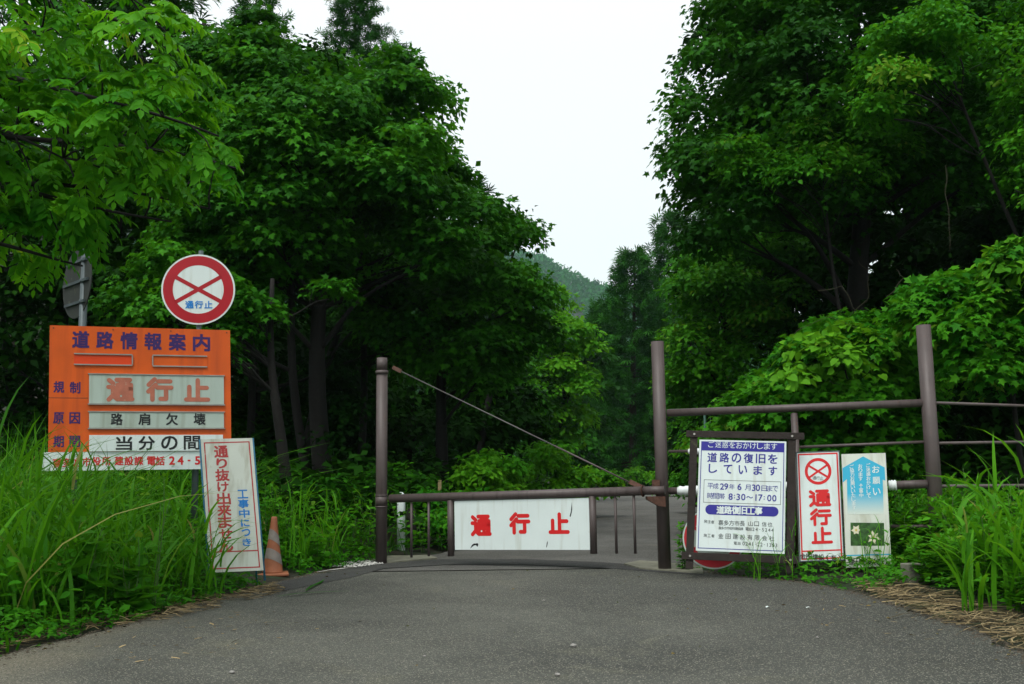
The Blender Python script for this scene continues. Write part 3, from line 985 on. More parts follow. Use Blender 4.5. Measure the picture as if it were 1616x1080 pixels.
nb.row(mb, '喜多方市役所建設課', (1136, 833.3), (1170.5, 834.8), 4.6, .002, .004)
nb.row(mb, '電話24-5244', (1179, 835), (1219, 837), 5.2, .002, .006)
nb.row(mb, '施工者', (1113, 845), (1125, 845.8), 5.2, .002, .004)
nb.row(mb, '金田建設有限会社', (1137.5, 846), (1218, 850), 8.0, .002, .008)
nb.row(mb, '電話', (1160.5, 857.5), (1166.5, 857.8), 5.0, .002, .004)
nb.row(mb, '0241-22-1353', (1173.5, 858), (1225, 861), 5.8, .002, .006)
mb.build('black_lettering', M['black'], bp)['kind'] = 'stuff'

# ------------------------------------------------------------------ narrow standing signs on the right
def stand_legs(pan, t, m, ext=.22, back=.42, r=.011):
    """angle-iron stand: two front uprights and a folding rear prop"""
    for u in (.02, pan.w - .02):
        MB().tube([pan.at(u, .02, -.014), pan.at(u, pan.h + ext, -.014)], r, 8).build('leg', m, t)
    top = [pan.at(u, pan.h * .12, -.03) for u in (.05, pan.w - .05)]
    for p in top:
        f_ = p + np.array([0, back, 0]); f_[2] = float(height(f_[0], f_[1])) - .02
        MB().tube([p, f_], r, 8).build('leg', m, t)
rs = Panel((1256, 714, 11.15), (1324.5, 711.5, 11.15), (1262, 887, 10.98))
o_ = rs.at(rs.w / 2, rs.h + .2); t = thing('standing_sign', 'red-bordered white upright closure sign, immediately right of the timber notice', 'sign', (o_[0], o_[1], 0))
mb = MB(); rs.slab(mb, 0, rs.w, 0, rs.h, 0, -.02); pn = mb.build('sign_panel', M['white'], t)
mb = MB(); rs.frame(mb, -.002, rs.w + .002, -.002, rs.h + .002, .012, .0035); mb.build('edge_trim', M['grey_metal'], pn)
mb = MB(); rs.frame(mb, .020, rs.w - .020, .020, rs.h - .02, .016, .0018)
u0, v0 = rs.uv(1262, 871.5)
rs.flat(mb, [(.036, v0), (rs.w - .036, v0), (rs.w - .036, v0 - .014), (.036, v0 - .014)], .0018)
cu, cv = rs.uv(1291, 744)
R_ = rs.w * .305
rs.ring(mb, cu, cv, R_ * .78, R_, .0018)
for s in (1, -1):
    a = math.radians(33) * s
    dx, dy = math.cos(a), math.sin(a)
    w = R_ * .075
    L = R_ * .83
    rs.flat(mb, [(cu - dx * L - dy * w, cv - dy * L + dx * w), (cu + dx * L - dy * w, cv + dy * L + dx * w), (cu + dx * L + dy * w, cv + dy * L - dx * w), (cu - dx * L + dy * w, cv - dy * L - dx * w)], .0020 + .0002 * s)
mb.build('red_print', M['red'], pn)['kind'] = 'stuff'
mb = Chars(); closed(rs, mb, [(1293.5, 786), (1295, 816), (1297, 845)], 27, 4.7, .003, 1.22); mb.build('lettering', M['red'], pn)
mb = MB(); rs.row(mb, '通行止', (1285, 754.5), (1296.5, 755), 5.6, .003, .004)
rs.row(mb, '金田建設(有)', (1267, 878), (1325, 881), 8.8, .003, .009, 9)
mb.build('black_print', M['black'], pn)['kind'] = 'stuff'
stand_legs(rs, t, M['rust'])

ys_ = Panel((1328.5, 717, 11.05), (1397.5, 715, 11.05), (1336, 896, 10.9))
o_ = ys_.at(ys_.w / 2, ys_.h + .2); t = thing('standing_sign', 'cream upright request sign with blue arrow and lily picture, right of the red-bordered one', 'sign', (o_[0], o_[1], 0))
mb = MB(); ys_.slab(mb, 0, ys_.w, 0, ys_.h, 0, -.02); pn = mb.build('sign_panel', M['white_dirty'], t)
def fade_mat(pan):
    """print that fades out downwards along the board, as printed"""
    m = bpy.data.materials.new('fading_blue_print'); m.use_nodes = True
    n, l = m.node_tree.nodes, m.node_tree.links
    tcn = n.new('ShaderNodeTexCoord'); sx_ = n.new('ShaderNodeSeparateXYZ'); l.new(tcn.outputs['Generated'], sx_.inputs[0])
    r = n.new('ShaderNodeValToRGB')
    r.color_ramp.elements[0].position = 0.0; r.color_ramp.elements[0].color = (.62, .68, .60, 1)
    r.color_ramp.elements[1].position = .36; r.color_ramp.elements[1].color = (.03, .40, .60, 1)
    l.new(sx_.outputs['Z'], r.inputs[0]); l.new(r.outputs[0], n['Principled BSDF'].inputs['Base Color'])
    n['Principled BSDF'].inputs['Roughness'].default_value = .5
    return m
mb = MB()
ar = [ys_.uv(*q) for q in ((1362, 720.5), (1396, 738), (1397, 759), (1393, 757), (1394.5, 812), (1337.5, 812), (1336.5, 756), (1330, 762), (1329.5, 739))]
ys_.flat(mb, ar, .0014); mb.build('blue_arrow', fade_mat(ys_), pn)
mb = MB()
for txt, x0, y0, x1, y1, hp in (('お願い', 1382, 741, 1383.5, 776, 11), ('ご迷惑おかけして', 1370, 734.5, 1371, 783, 6.2), ('おります。工事中', 1357.5, 736, 1359, 782, 6.2), ('ご協力お願いいたします。', 1344, 736.5, 1348, 808, 6.2)):
    ys_.row(mb, txt, (x0, y0), (x1, y1), hp, .0025, .012, hp * 1.05)
mb.build('white_lettering', M['white'], pn)['kind'] = 'stuff'
mb = MB(); q = [ys_.uv(*k) for k in ((1342, 825), (1395, 825.5), (1396, 861.5), (1342.5, 861.5))]
ys_.flat(mb, q, .0014); mb.build('picture', M['photo_green'], pn)
mb = MB(); mc = MB()
for cx, cy, rr, a0 in ((1378.5, 848, 10.5, .3), (1351, 837, 8, 1.0)):
    for k in range(6):
        w = a0 + k * PI / 3
        c0 = np.array([cx, cy]); d_ = np.array([math.cos(w), math.sin(w)]); e_ = np.array([-d_[1], d_[0]])
        L_ = rr * (.85 + .3 * rng.uniform())
        ys_.flat(mb, [ys_.uv(*(c0 + q)) for q in (d_ * .5, d_ * L_ * .5 + e_ * 2.6, d_ * L_, d_ * L_ * .5 - e_ * 2.6)], .002 + .0001 * k)
    ys_.flat(mc, [ys_.uv(cx + 1.6 * math.cos(k), cy + 2 * math.sin(k)) for k in (0, 1.25, 2.5, 3.8, 5)], .003)
mb.build('printed_flower', M['petal'], pn)['kind'] = 'stuff'; mc.build('printed_flower_core', M['petal_core'], pn)['kind'] = 'stuff'
mb = MB(); u0, v0 = ys_.uv(1337, 877)
ys_.flat(mb, [(.004, v0 + .006), (ys_.w - .004, v0 + .006), (ys_.w - .004, v0 - .006), (.004, v0 - .006)], .0016)
mb.build('cyan_line', M['cyan'], pn)
mb = MB(); ys_.row(mb, '金田建設(有)', (1343, 886), (1398, 887), 10, .0018, .010, 10); mb.build('black_lettering', M['black'], pn)['kind'] = 'stuff'
stand_legs(ys_, t, M['rust'])

# ------------------------------------------------------------------ round sign discs
def round_sign(pan, cu, cv, R, t, cross=True, text=True, back=False):
    mb = MB()
    for a, b in ((0, 0),):
        n_ = 56
        vs = [pan.at(cu + R * math.cos(2 * PI * i / n_), cv + R * math.sin(2 * PI * i / n_), l) for l in (0, -.004) for i in range(n_)]
        mb.add(vs, [tuple(range(n_)), tuple(range(2 * n_ - 1, n_ - 1, -1))] + [(i, n_ + i, n_ + (i + 1) % n_, (i + 1) % n_) for i in range(n_)])
    disc = mb.build('sign_disc', M['pale' if not text else 'white'], t)
    mb = MB(); pan.ring(mb, cu, cv, R * .69, R * .955, .0015)
    if cross:
        for s in (1, -1):
            a = math.radians(30) * s
            dx, dy = math.cos(a), math.sin(a)
            w, L = R * .056, R * .72
            pan.flat(mb, [(cu - dx * L - dy * w, cv - dy * L + dx * w), (cu + dx * L - dy * w, cv + dy * L + dx * w), (cu + dx * L + dy * w, cv + dy * L - dx * w), (cu - dx * L + dy * w, cv - dy * L - dx * w)], .0018 + .0003 * s)
    mb.build('red_ring', M['red_sign'], disc)
    return disc
cs = Panel((255, 399, 12.0), (371, 399, 12.12), (255, 515, 12.0))
o_ = cs.at(cs.w / 2, cs.h / 2)
t = thing('closure_sign', 'round red-ringed sign crossed out in red, standing above the orange information board', 'road sign', (o_[0], o_[1] + .06, 0))
Rr = cs.w / 2
cu, cv = cs.uv(313, 457)
disc = round_sign(cs, cu, cv, Rr, t)
mb = Chars(); closed(cs, mb, [(299, 481), (314, 481), (329, 481)], 12.5, 1.7, .003, .95); mb.build('blue_lettering', M['skyblue'], disc)
MB().tube([(o_[0], o_[1] + .05, -.1), (o_[0], o_[1] + .05, o_[2] + Rr + .05)], .03, 14).build('pole', M['grey_metal'], t)

fs_ = Panel((1077, 800, 11.55), (1173, 800, 11.5), (1079, 896, 11.35))
cu, cv = fs_.uv(1126, 850)
o_ = fs_.at(cu, cv); t = thing('fallen_round_sign', 'red-ringed round sign lying half hidden behind the foot of the timber notice board', 'road sign', (o_[0], o_[1], 0))
round_sign(fs_, cu, cv, .345, t, cross=True, text=False)

# back of a sign on a grey pole, far left
mp = Panel((101, 395, 12.6), (141, 391, 12.25), (101, 510, 12.6))
pc = P(133, 450, 12.45)
t = thing('sign_seen_from_behind', 'back of a round sign on a thick grey pole, left above the orange board', 'road sign', (pc[0], pc[1] - .02, 0))
MB().tube([(pc[0], pc[1], -.1), (pc[0], pc[1], P(133, 391, 12.45)[2])], .048, 18).build('pole', M['grey_metal'], t)
cen = P(121, 447, 12.58); Rm = .46
dv = nrm(np.array([.70, -.71, 0])); nv = np.array([-dv[1], dv[0], 0])
n_ = 40
vs = [cen + (dv * math.cos(2 * PI * i / n_) + np.array([0, 0, 1]) * math.sin(2 * PI * i / n_)) * Rm + nv * l for l in (0, .012) for i in range(n_)]
MB().add(vs, [tuple(range(n_))[::-1], tuple(range(n_, 2 * n_))] + [(i, (i + 1) % n_, n_ + (i + 1) % n_, n_ + i) for i in range(n_)]).build('sign_back', M['grey_plate'], t)
for zz in (.27, .0, -.27):
    L_ = math.sqrt(Rm * Rm - zz * zz)
    c_ = cen + np.array([0, 0, zz])
    MB().box(c_ + nv * -.015, dv, nv, np.array([0, 0, 1]), L_ * 1.7, .03, .035).build('stiffener', M['grey_metal'], t)
    MB().tube([(pc[0], pc[1], c_[2] - .025), (pc[0], pc[1], c_[2] + .025)], .056, 18).build('clamp', M['grey_metal'], t)

# ------------------------------------------------------------------ orange information board
ob = Panel((78.5, 513.5, 11.2), (363, 521.5, 11.8), (75.5, 742, 11.2))
o_ = ob.at(ob.w / 2, ob.h); info = thing('information_board', 'large weathered orange road information board with slotted white text plates', 'sign board', (o_[0], o_[1] + .1, 0))
u9, vv9 = ob.uv(200, 713)
mb = MB(); ob.slab(mb, 0, ob.w, 0, vv9, 0, -.03); opn = mb.build('board_panel', M['orange'], info)
mb = MB(); ob.slab(mb, -.06, ob.w, vv9 + .001, ob.uv(200, 742)[1], .002, -.03); wpn = mb.build('address_panel', M['white'], info)
def sub(x0, y0, x1, y1, m, nm, lift=.02, parent=info):
    u0, v0 = ob.uv(x0, y0); u1, v1 = ob.uv(x1, y1)
    mb = MB(); ob.slab(mb, u0, u1, v0, v1, lift, .001); return mb.build(nm, M[m], parent, .002), (u0, v0, u1, v1)
pl1, r1 = sub(141, 591.5, 353.5, 638.5, 'pale', 'text_plate')
pl2, r2 = sub(141, 651, 353.5, 675.5, 'pale', 'text_plate')
pl3, r3 = sub(141, 687, 352, 711.5, 'white', 'text_plate')
for (u0, v0, u1, v1) in (r1, r2):
    for va, nm in ((v0 - .008, 0), (v1 + .008, 0)):
        mb = MB(); ob.slab(mb, u0 - .012, u1 + .012, va - .006, va + .006, .028, .001); mb.build('plate_rail', M['alum'], info)
for x0, x1, y0, y1, m, right in ((117, 209, 558.5, 577, 'redorange', True), (241, 327, 561, 579.5, 'orange', False)):
    u0, v0 = ob.uv(x0, y0); u1, v1 = ob.uv(x1, y1)
    mb = MB(); ob.slab(mb, u0, u1, v0, v1, .006, .001); mb.build('empty_slot', M[m], info)
    for vv in (v0, v1):
        mb = MB(); ob.slab(mb, u0, u1, vv - .007, vv + .007, .018, .0065); mb.build('slot_rail', M['alum'], info)
    ue = u1 if right else u0
    mb = MB(); ob.slab(mb, ue - .007, ue + .007, v0 + .0075, v1 - .0075, .018, .0065); mb.build('slot_stop', M['alum'], info)
mb = Chars(); ob.row(mb, '道路情報案内', (127.5, 536), (318, 541), 25.5, .002, .026)
ob.row(mb, '規制', (93, 611), (118.5, 612), 17.5, .002, .02, 16)
ob.row(mb, '原因', (92.5, 660), (118, 660), 17.5, .002, .02, 16)
ob.row(mb, '期間', (92.5, 697), (118, 697), 17.5, .002, .02, 16)
mb.build('navy_lettering', M['navy'], opn)
mb = Chars()
for ch, (x, y) in zip('通行止', ((190, 615), (252, 615), (311, 616))):
    cu, cv = ob.uv(x, y); h = .27
    stroke_char(ob, mb, ch, cu, cv, .272, .262, .05, .022)
mb.build('faded_lettering', M['red_fade'], pl1)
mb = Chars(); ob.row(mb, '路肩欠壊', (184.5, 662), (315, 662), 18, .022, .018); mb.build('black_lettering', M['black'], pl2)
mb = Chars(); ob.row(mb, '当分の間', (196, 700), (303, 699), 21, .022, .018, 25); mb.build('black_lettering', M['black'], pl3)
mb = Chars(); ob.row(mb, '喜多方市役所', (90, 731), (168, 728), 13.5, .004, .02)
ob.row(mb, '建設課', (188, 727.5), (219, 727.5), 13.5, .004, .02)
ob.row(mb, '電話', (239, 727.5), (253, 727.5), 13.5, .004, .02)
ob.row(mb, '24-5244', (271.5, 727), (352, 727), 12.5, .004, .03, 12)
mb.build('red_lettering', M['red'], wpn)
mb = MB(); u0, v0 = ob.uv(76, 628); ob.flat(mb, [(0, v0 + .003), (ob.uv(139, 628)[0], v0 + .003), (ob.uv(139, 628)[0], v0 - .003), (0, v0 - .003)], .0015)
mb.build('panel_seam', M['rust'], opn)
for u in (.35, ob.w - .35):
    p = ob.at(u, 0, -.07)
    MB().tube([(p[0], p[1], -.1), (p[0], p[1], p[2] - .05)], .038, 14).build('leg', M['grey_metal'], info)
for v in (.2, ob.h - .25):
    mb = MB(); ob.slab(mb, .05, ob.w - .05, v - .02, v + .02, -.0305, -.06); mb.build('back_rail', M['grey_metal'], info)
for u, v in [(ob.w * a, b) for a in (.02, .34, .66, .98) for b in (.03, vv9 - .03)]:
    mb = MB(); mb.tube([ob.at(u, v, .0), ob.at(u, v, .006)], .008, 8); mb.build('rivet', M['rust'], info)

# ------------------------------------------------------------------ leaning no-through-road sign
ls = Panel((316.5, 693.5, 10.45), (398, 691.5, 10.52), (331, 904, 10.2))
o_ = ls.at(ls.w / 2, ls.h + .1); t = thing('standing_sign', 'white upright no-through-road sign with red and blue writing, tilted left beside the traffic cone', 'sign', (o_[0], o_[1], 0))
mb = MB(); ls.slab(mb, 0, ls.w, 0, ls.h, 0, -.018); pn = mb.build('sign_panel', M['white_dirty'], t)
mb = MB(); i_ = .030
ls.frame(mb, i_, ls.w - i_, i_ + .005, ls.h - i_, .012, .0015)
u0, v0 = ls.uv(380, 870); ls.flat(mb, [(i_ + .012, v0 + .006), (ls.w - i_ - .012, v0 + .006), (ls.w - i_ - .012, v0 - .006), (i_ + .012, v0 - .006)], .0015)
mb.build('red_border', M['red_old'], pn)
mb = Chars()
for k, ch in enumerate('通り抜け出来ません'):
    tt = k / 8
    ls.row(mb, ch, (349 + 8 * tt, 713 + 148 * tt), (0, 0), 18 if k not in (1, 3, 7) else 15, .0018, .026, 21 if k not in (1, 3) else 17)
mb.build('red_lettering', M['red_old'], pn)
mb = Chars()
for k, ch in enumerate('工事中につき'):
    tt = k / 5
    ls.row(mb, ch, (383 + 6.5 * tt, 780 + 76 * tt), (0, 0), 13 if k < 3 else 11, .0018, .024, 16 if k < 3 else 13)
mb.build('blue_lettering', M['skyblue'], pn)
for u in (-.010, ls.w + .004):
    a, b = ls.at(u, .0, -.012), ls.at(u, ls.h + .10, -.012)
    MB().tube([a, b], .011, 8).build('leg', M['blue_frame'], t)
for u in (.05, ls.w - .05):
    p = ls.at(u, .15, -.03); q = p + np.array([0, .45, 0]); q[2] = .0
    MB().tube([p, q], .010, 8).build('leg', M['blue_frame'], t)

# ------------------------------------------------------------------ traffic cone
c = G(430, 910); cz = .012
t = thing('traffic_cone', 'worn orange traffic cone with two greyed reflective bands, behind the tilted white sign', 'traffic cone', (c[0], c[1], cz))
mb = MB()
prof = [(.125, .035), (.118, .05), (.10, .16), (.080, .30), (.060, .44), (.044, .58), (.036, .66), (.033, .68), (.028, .685)]
tilt = np.array([.004, 0, 0])
def cone_r(z): return float(np.interp(z, [p[1] for p in prof], [p[0] for p in prof]))
mb.tube([(c[0] + z * .012, c[1], cz + z) for r, z in prof], [r for r, z in prof], 28)
mb.build('cone_body', M['cone'], t)
b_ = MB(); ang = .25
ux, uy = np.array([math.cos(ang), math.sin(ang), 0]), np.array([-math.sin(ang), math.cos(ang), 0])
b_.box((c[0], c[1], cz + .017), ux, uy, np.array([0, 0, 1]), .37, .37, .034)
b_.build('base', M['cone'], t, .012)
for z0, z1 in ((.15, .27), (.37, .49)):
    mb = MB(); n_ = 28; vs = []
    for j, z in enumerate((z0, z1)):
        for k in range(n_):
            w = 2 * PI * k / n_
            zz = z + .055 * math.sin(w + .6 + PI)
            r = cone_r(zz) + .0025
            vs.append((c[0] + zz * .012 + r * math.cos(w), c[1] + r * math.sin(w), cz + zz))
    mb.add(vs, [(k, (k + 1) % n_, n_ + (k + 1) % n_, n_ + k) for k in range(n_)], True)
    mb.build('reflective_band', M['cone_band'], t)

# ------------------------------------------------------------------ small fixtures
q = P(633, 800, 15.2)
t = thing('delineator_post', 'white round-topped marker post behind the left gate post', 'marker post', (q[0], q[1], 0))
MB().tube([(q[0], q[1], -.05), (q[0], q[1], P(633, 784, 15.2)[2]), (q[0], q[1], P(633, 780, 15.2)[2]), (q[0], q[1], P(633, 777, 15.2)[2])], [.062, .062, .052, .02], 16).build('shaft', M['white'], t)
q = P(694, 775, 17.5)
zt = P(694, 758, 17.5)[2]
o = MB().box((q[0], q[1], zt / 2), (1, 0, .03), (0, 1, 0), (0, 0, 1), .06, .05, zt).build('wooden_stake', M['fish'])
tag(o, 'short pale timber stake sticking up behind the gate bar', 'stake')
q = P(648, 800, 15.6)
o = MB().tube([(q[0], q[1], -.05), (q[0] + .01, q[1], .3), (q[0], q[1], .62), (q[0], q[1], .66)], [.10, .085, .08, .05], 12).build('mossy_stump', M['bark'])
tag(o, 'mossy grey stump right behind the white marker post', 'stump')
q = P(1436, 905, 10.0)
o = MB().box((q[0] + .03, q[1], .13), nrm(np.array([1, .15, 0])), nrm(np.array([-.15, 1, 0])), (0, 0, 1), .17, .17, .21).build('concrete_block', M['concrete'], None, .008)
tag(o, 'small grey concrete marker block at the edge of the right verge', 'concrete block')
q = P(1143, 672, 15.5)
t = thing('mesh_cabinet', 'dark green mesh cage showing above the timber notice board', 'cage', (q[0], q[1], 0))
for dx in (-.30, -.02, .34):
    MB().tube([(q[0] + dx, q[1], 0), (q[0] + dx, q[1], P(1143, 654, 15.5)[2])], .02, 8).build('upright', M['green_metal'], t)
for k in range(7):
    z = .4 + k * .22
    MB().tube([(q[0] - .30, q[1], z), (q[0] + .34, q[1], z)], .006, 6).build('mesh_wire', M['green_metal'], t)
for k in range(9):
    x = q[0] - .28 + k * .07
    MB().tube([(x, q[1] + .013, .3), (x, q[1] + .013, P(1143, 656, 15.5)[2])], .004, 5).build('mesh_wire', M['green_metal'], t)

# pebbles and scraps on the road
peb = [(905, 1024, .022, 'pale stone at the middle of the foreground asphalt'), (880, 1070, .016, 'dark pebble near the bottom edge of the asphalt'),
       (366, 1066, .016, 'grey pebble low in the left foreground'), (858, 951, .012, 'small dark pebble on the mid road'),
       (670, 1040, .010, 'small brown pebble left of the road middle'), (1290, 1010, .010, 'small pebble on the right foreground asphalt')]
for x, y, r, lb in peb:
    p = G(x, y); v = sphere(26)
    import bmesh
    bm = bmesh.new(); bmesh.ops.create_icosphere(bm, subdivisions=2, radius=r)
    for vv in bm.verts:
        vv.co *= 1 + .18 * math.sin(vv.co.x * 400 + x) * math.cos(vv.co.y * 300)
        vv.co.z *= .6
    me = bpy.data.meshes.new('pebble'); bm.to_mesh(me); bm.free(); me.materials.append(M['stone'])
    o = bpy.data.objects.new('pebble', me); C.objects.link(o); o.location = (p[0], p[1], .012 + r * .45)
    tag(o, lb, 'pebble')
for x, y, a, lb in ((1212, 961, .3, 'white litter scrap on the asphalt, the left one of two near the right verge'), (1276, 962, -.2, 'white litter scrap nearest the dry grass on the right')):
    p = G(x, y); ca, sa = math.cos(a), math.sin(a)
    mb = MB(); mb.add([(p[0] + ca * u - sa * v, p[1] + sa * u + ca * v, .013 + z) for u, v, z in ((-.02, -.010, .0), (0, -.012, .008), (.02, -.008, .002), (.019, .010, .0), (0, .012, .010), (-.02, .009, .003))], [(0, 1, 4, 5), (1, 2, 3, 4)])
    tag(mb.build('litter_scrap', M['white']), lb, 'litter')

# ================================================================== vegetation
def gz(x, y): return float(height(x, y))

def tree(name, label, cat, base_px, D, poly, r, thick, tpl, leaf, size, sprays, per, m, trunk_r, top=None, n_limb=14, group=None,
         spacing=1.0, layers=(1.0, .3, -.6), spray_r=.35, droop=.35, flat=.62, up=.62, edge=.32, bark='bark', tone_shift=0.0, base_d=None):
    global rng
    rng = np.random.default_rng(zlib.crc32(label.encode()))      # each tree keeps its own growth
    bd = base_d or D
    b = P(base_px, 700, bd)
    z0 = gz(b[0], b[1])
    t = thing(name, label, cat, (b[0], b[1], z0), group)
    cen, rad, lay = outline_clumps(poly, D, thick, r, spacing, layers, edge)
    k = cen[:, 2] > z0 + .1
    cen, rad, lay = cen[k], rad[k], lay[k]
    L = Leaves()
    mid = cen.mean(0)
    out = nrm((cen - mid) * np.array([1, 1, .4]))
    tone_c = np.clip(.42 + tone_shift + rng.normal(0, .2, len(cen)), .02, .95)
    if tpl is MAPLE and D > 17:          # plainer leaf shapes inside and at the back of the big crowns
        f_ = lay > .45
        clump_leaves(L, cen[f_], rad[f_], tpl, leaf, sprays, per, flat, up, out[f_], spray_r, droop, tone_c[f_])
        f_ = ~f_
        clump_leaves(L, cen[f_], rad[f_], LEAF2, leaf * 1.15, sprays, per, flat, up, out[f_], spray_r, droop, tone_c[f_])
    else:
        clump_leaves(L, cen, rad, tpl, leaf, sprays, per, flat, up, out, spray_r, droop, tone_c)
    crown = L.build('crown', m, t)
    mb = MB()
    tp = P(*top) if top is not None else np.array([mid[0], mid[1], cen[:, 2].max() - 1.0])
    limbs(mb, (b[0], b[1], z0 - .15), tp, trunk_r, cen, n_limb)
    mb.build('trunk', M[bark], t)
    return t, cen

# --- left side -----------------------------------------------------------
A = [(250, 150), (300, 40), (360, 30), (398, 12), (425, 30), (440, 66), (480, 52), (530, 62), (545, 100), (590, 112), (616, 82), (646, 68), (662, 86), (672, 124), (690, 145), (682, 172), (684, 190), (712, 182), (742, 205), (752, 240), (728, 262),
     (735, 288), (762, 302), (785, 330), (768, 352), (775, 376), (740, 388), (760, 420), (700, 455), (640, 420), (560, 380), (520, 470), (450, 440), (400, 520), (330, 470), (270, 420), (240, 300)]
tree('maple_tree', 'tallest broad maple left of the road, its crown stepping down toward the sky gap', 'tree', 500, 18.5, A, .85, 2.2, MAPLE, .135, None or 26, 15, M['maple'], .2,
     n_limb=34, base_d=18.5, spacing=.82, layers=(1.0, .55, 0, -.7), top=(520, 120, 18.5)) if False else None
def T1(*a, **k): return tree(*a, **k)
T1('maple_tree', 'tallest broad maple left of the road, its crown stepping down toward the sky gap', 'tree', 520, 18.5, A, .85, 2.4, MAPLE, .135, 1, 30, 13, M['maple'], .2,
   top=(520, 120, 18.5), n_limb=34, spacing=.80, layers=(1.0, .5, -.1, -.8))
B = [(560, 380), (620, 400), (700, 430), (750, 380), (775, 345), (810, 345), (842, 350), (846, 372), (822, 394), (842, 425), (862, 462), (850, 500), (868, 535), (850, 562), (810, 560), (790, 640),
     (700, 620), (640, 580), (590, 540), (540, 470)]
T1('maple_tree', 'lower maple reaching out over the gate from behind the stay rod', 'tree', 690, 21.5, B, .75, 2.0, MAPLE, .135, 1, 28, 12, M['maple'], .17,
   top=(720, 420, 21.5), n_limb=26, spacing=.80, layers=(1.0, .3, -.6), edge=.18)
Cc = [(150, 470), (200, 405), (260, 380), (330, 400), (380, 430), (460, 455), (545, 420), (620, 400), (640, 440), (560, 480), (520, 500), (440, 500), (400, 540), (330, 560), (210, 520)]
T1('maple_tree', 'low maple boughs spreading behind the round closure sign', 'tree', 455, 15.5, Cc, .55, 1.1, MAPLE, .115, 1, 18, 12, M['maple'], .11,
   top=(430, 440, 15.5), n_limb=18, spacing=.9, layers=(1.0, .1), flat=.5, spray_r=.3)

# dark wood behind them
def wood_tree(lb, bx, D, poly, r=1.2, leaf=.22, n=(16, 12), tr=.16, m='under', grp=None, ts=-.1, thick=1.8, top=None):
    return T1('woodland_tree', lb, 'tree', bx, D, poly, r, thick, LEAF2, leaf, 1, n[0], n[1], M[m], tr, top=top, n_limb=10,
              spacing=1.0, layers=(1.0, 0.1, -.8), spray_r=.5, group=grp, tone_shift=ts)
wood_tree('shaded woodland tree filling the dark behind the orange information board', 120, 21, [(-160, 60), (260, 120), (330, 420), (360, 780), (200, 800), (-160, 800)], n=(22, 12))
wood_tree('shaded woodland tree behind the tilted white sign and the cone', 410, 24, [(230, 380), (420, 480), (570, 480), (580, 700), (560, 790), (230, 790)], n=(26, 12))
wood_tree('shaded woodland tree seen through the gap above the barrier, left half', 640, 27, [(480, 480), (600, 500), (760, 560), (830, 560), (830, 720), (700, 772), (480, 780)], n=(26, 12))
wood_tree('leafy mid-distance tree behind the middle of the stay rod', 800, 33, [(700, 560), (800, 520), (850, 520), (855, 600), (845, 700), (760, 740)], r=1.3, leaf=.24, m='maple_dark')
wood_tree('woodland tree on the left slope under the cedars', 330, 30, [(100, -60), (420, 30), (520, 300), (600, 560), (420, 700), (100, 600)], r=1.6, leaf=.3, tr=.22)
for i, (px, d, hgt) in enumerate(((395, 21, 7), (470, 20.5, 8), (497, 18.8, 8), (560, 23, 9), (180, 22, 8), (300, 24, 9), (740, 26, 8), (60, 22, 9))):
    b = P(px, 700, d)
    lb = ['slim dark trunk just right of the round closure sign', 'forked dark trunk left of the gate post', 'dark trunk close by the left gate post side', 'leaning dark trunk nearest the left gate post',
          'dark trunk hidden behind the orange board', 'dark trunk between the orange board and tilted sign', 'dark trunk seen beyond the stay rod', 'dark trunk at the far left edge'][i]
    z0 = gz(b[0], b[1])
    t = thing('bare_trunk_tree', lb, 'tree', (b[0], b[1], z0), 'slim trunks in the dark wood')
    mb = MB()
    tp = b + np.array([rng.normal(0, .8), rng.normal(0, .5), 0]); tp[2] = z0 + hgt
    pth = wiggle((b[0], b[1], z0 - .1), tp, 12, .03)
    mb.tube(pth, np.linspace(.10, .04, 12), 8)
    for _ in range(4):
        k = rng.integers(4, 9)
        e = pth[k] + np.array([rng.normal(0, 1.1), rng.normal(0, .6), rng.uniform(.6, 1.8)])
        mb.tube(wiggle(pth[k], e, 6, .07), np.linspace(.045, .012, 6), 5)
    mb.build('trunk', M['bark'], t)
    L = Leaves()
    cen = pth[6:] + rng.normal(0, .6, (6, 3)); cen = np.concatenate([cen, pth[3:9] + rng.normal(0, .9, (6, 3))])
    clump_leaves(L, cen, np.full(len(cen), .6), LEAF2, .13, 12, 10, spray_r=.35, tone_c=np.full(len(cen), .2))
    L.build('crown', M['under'], t)

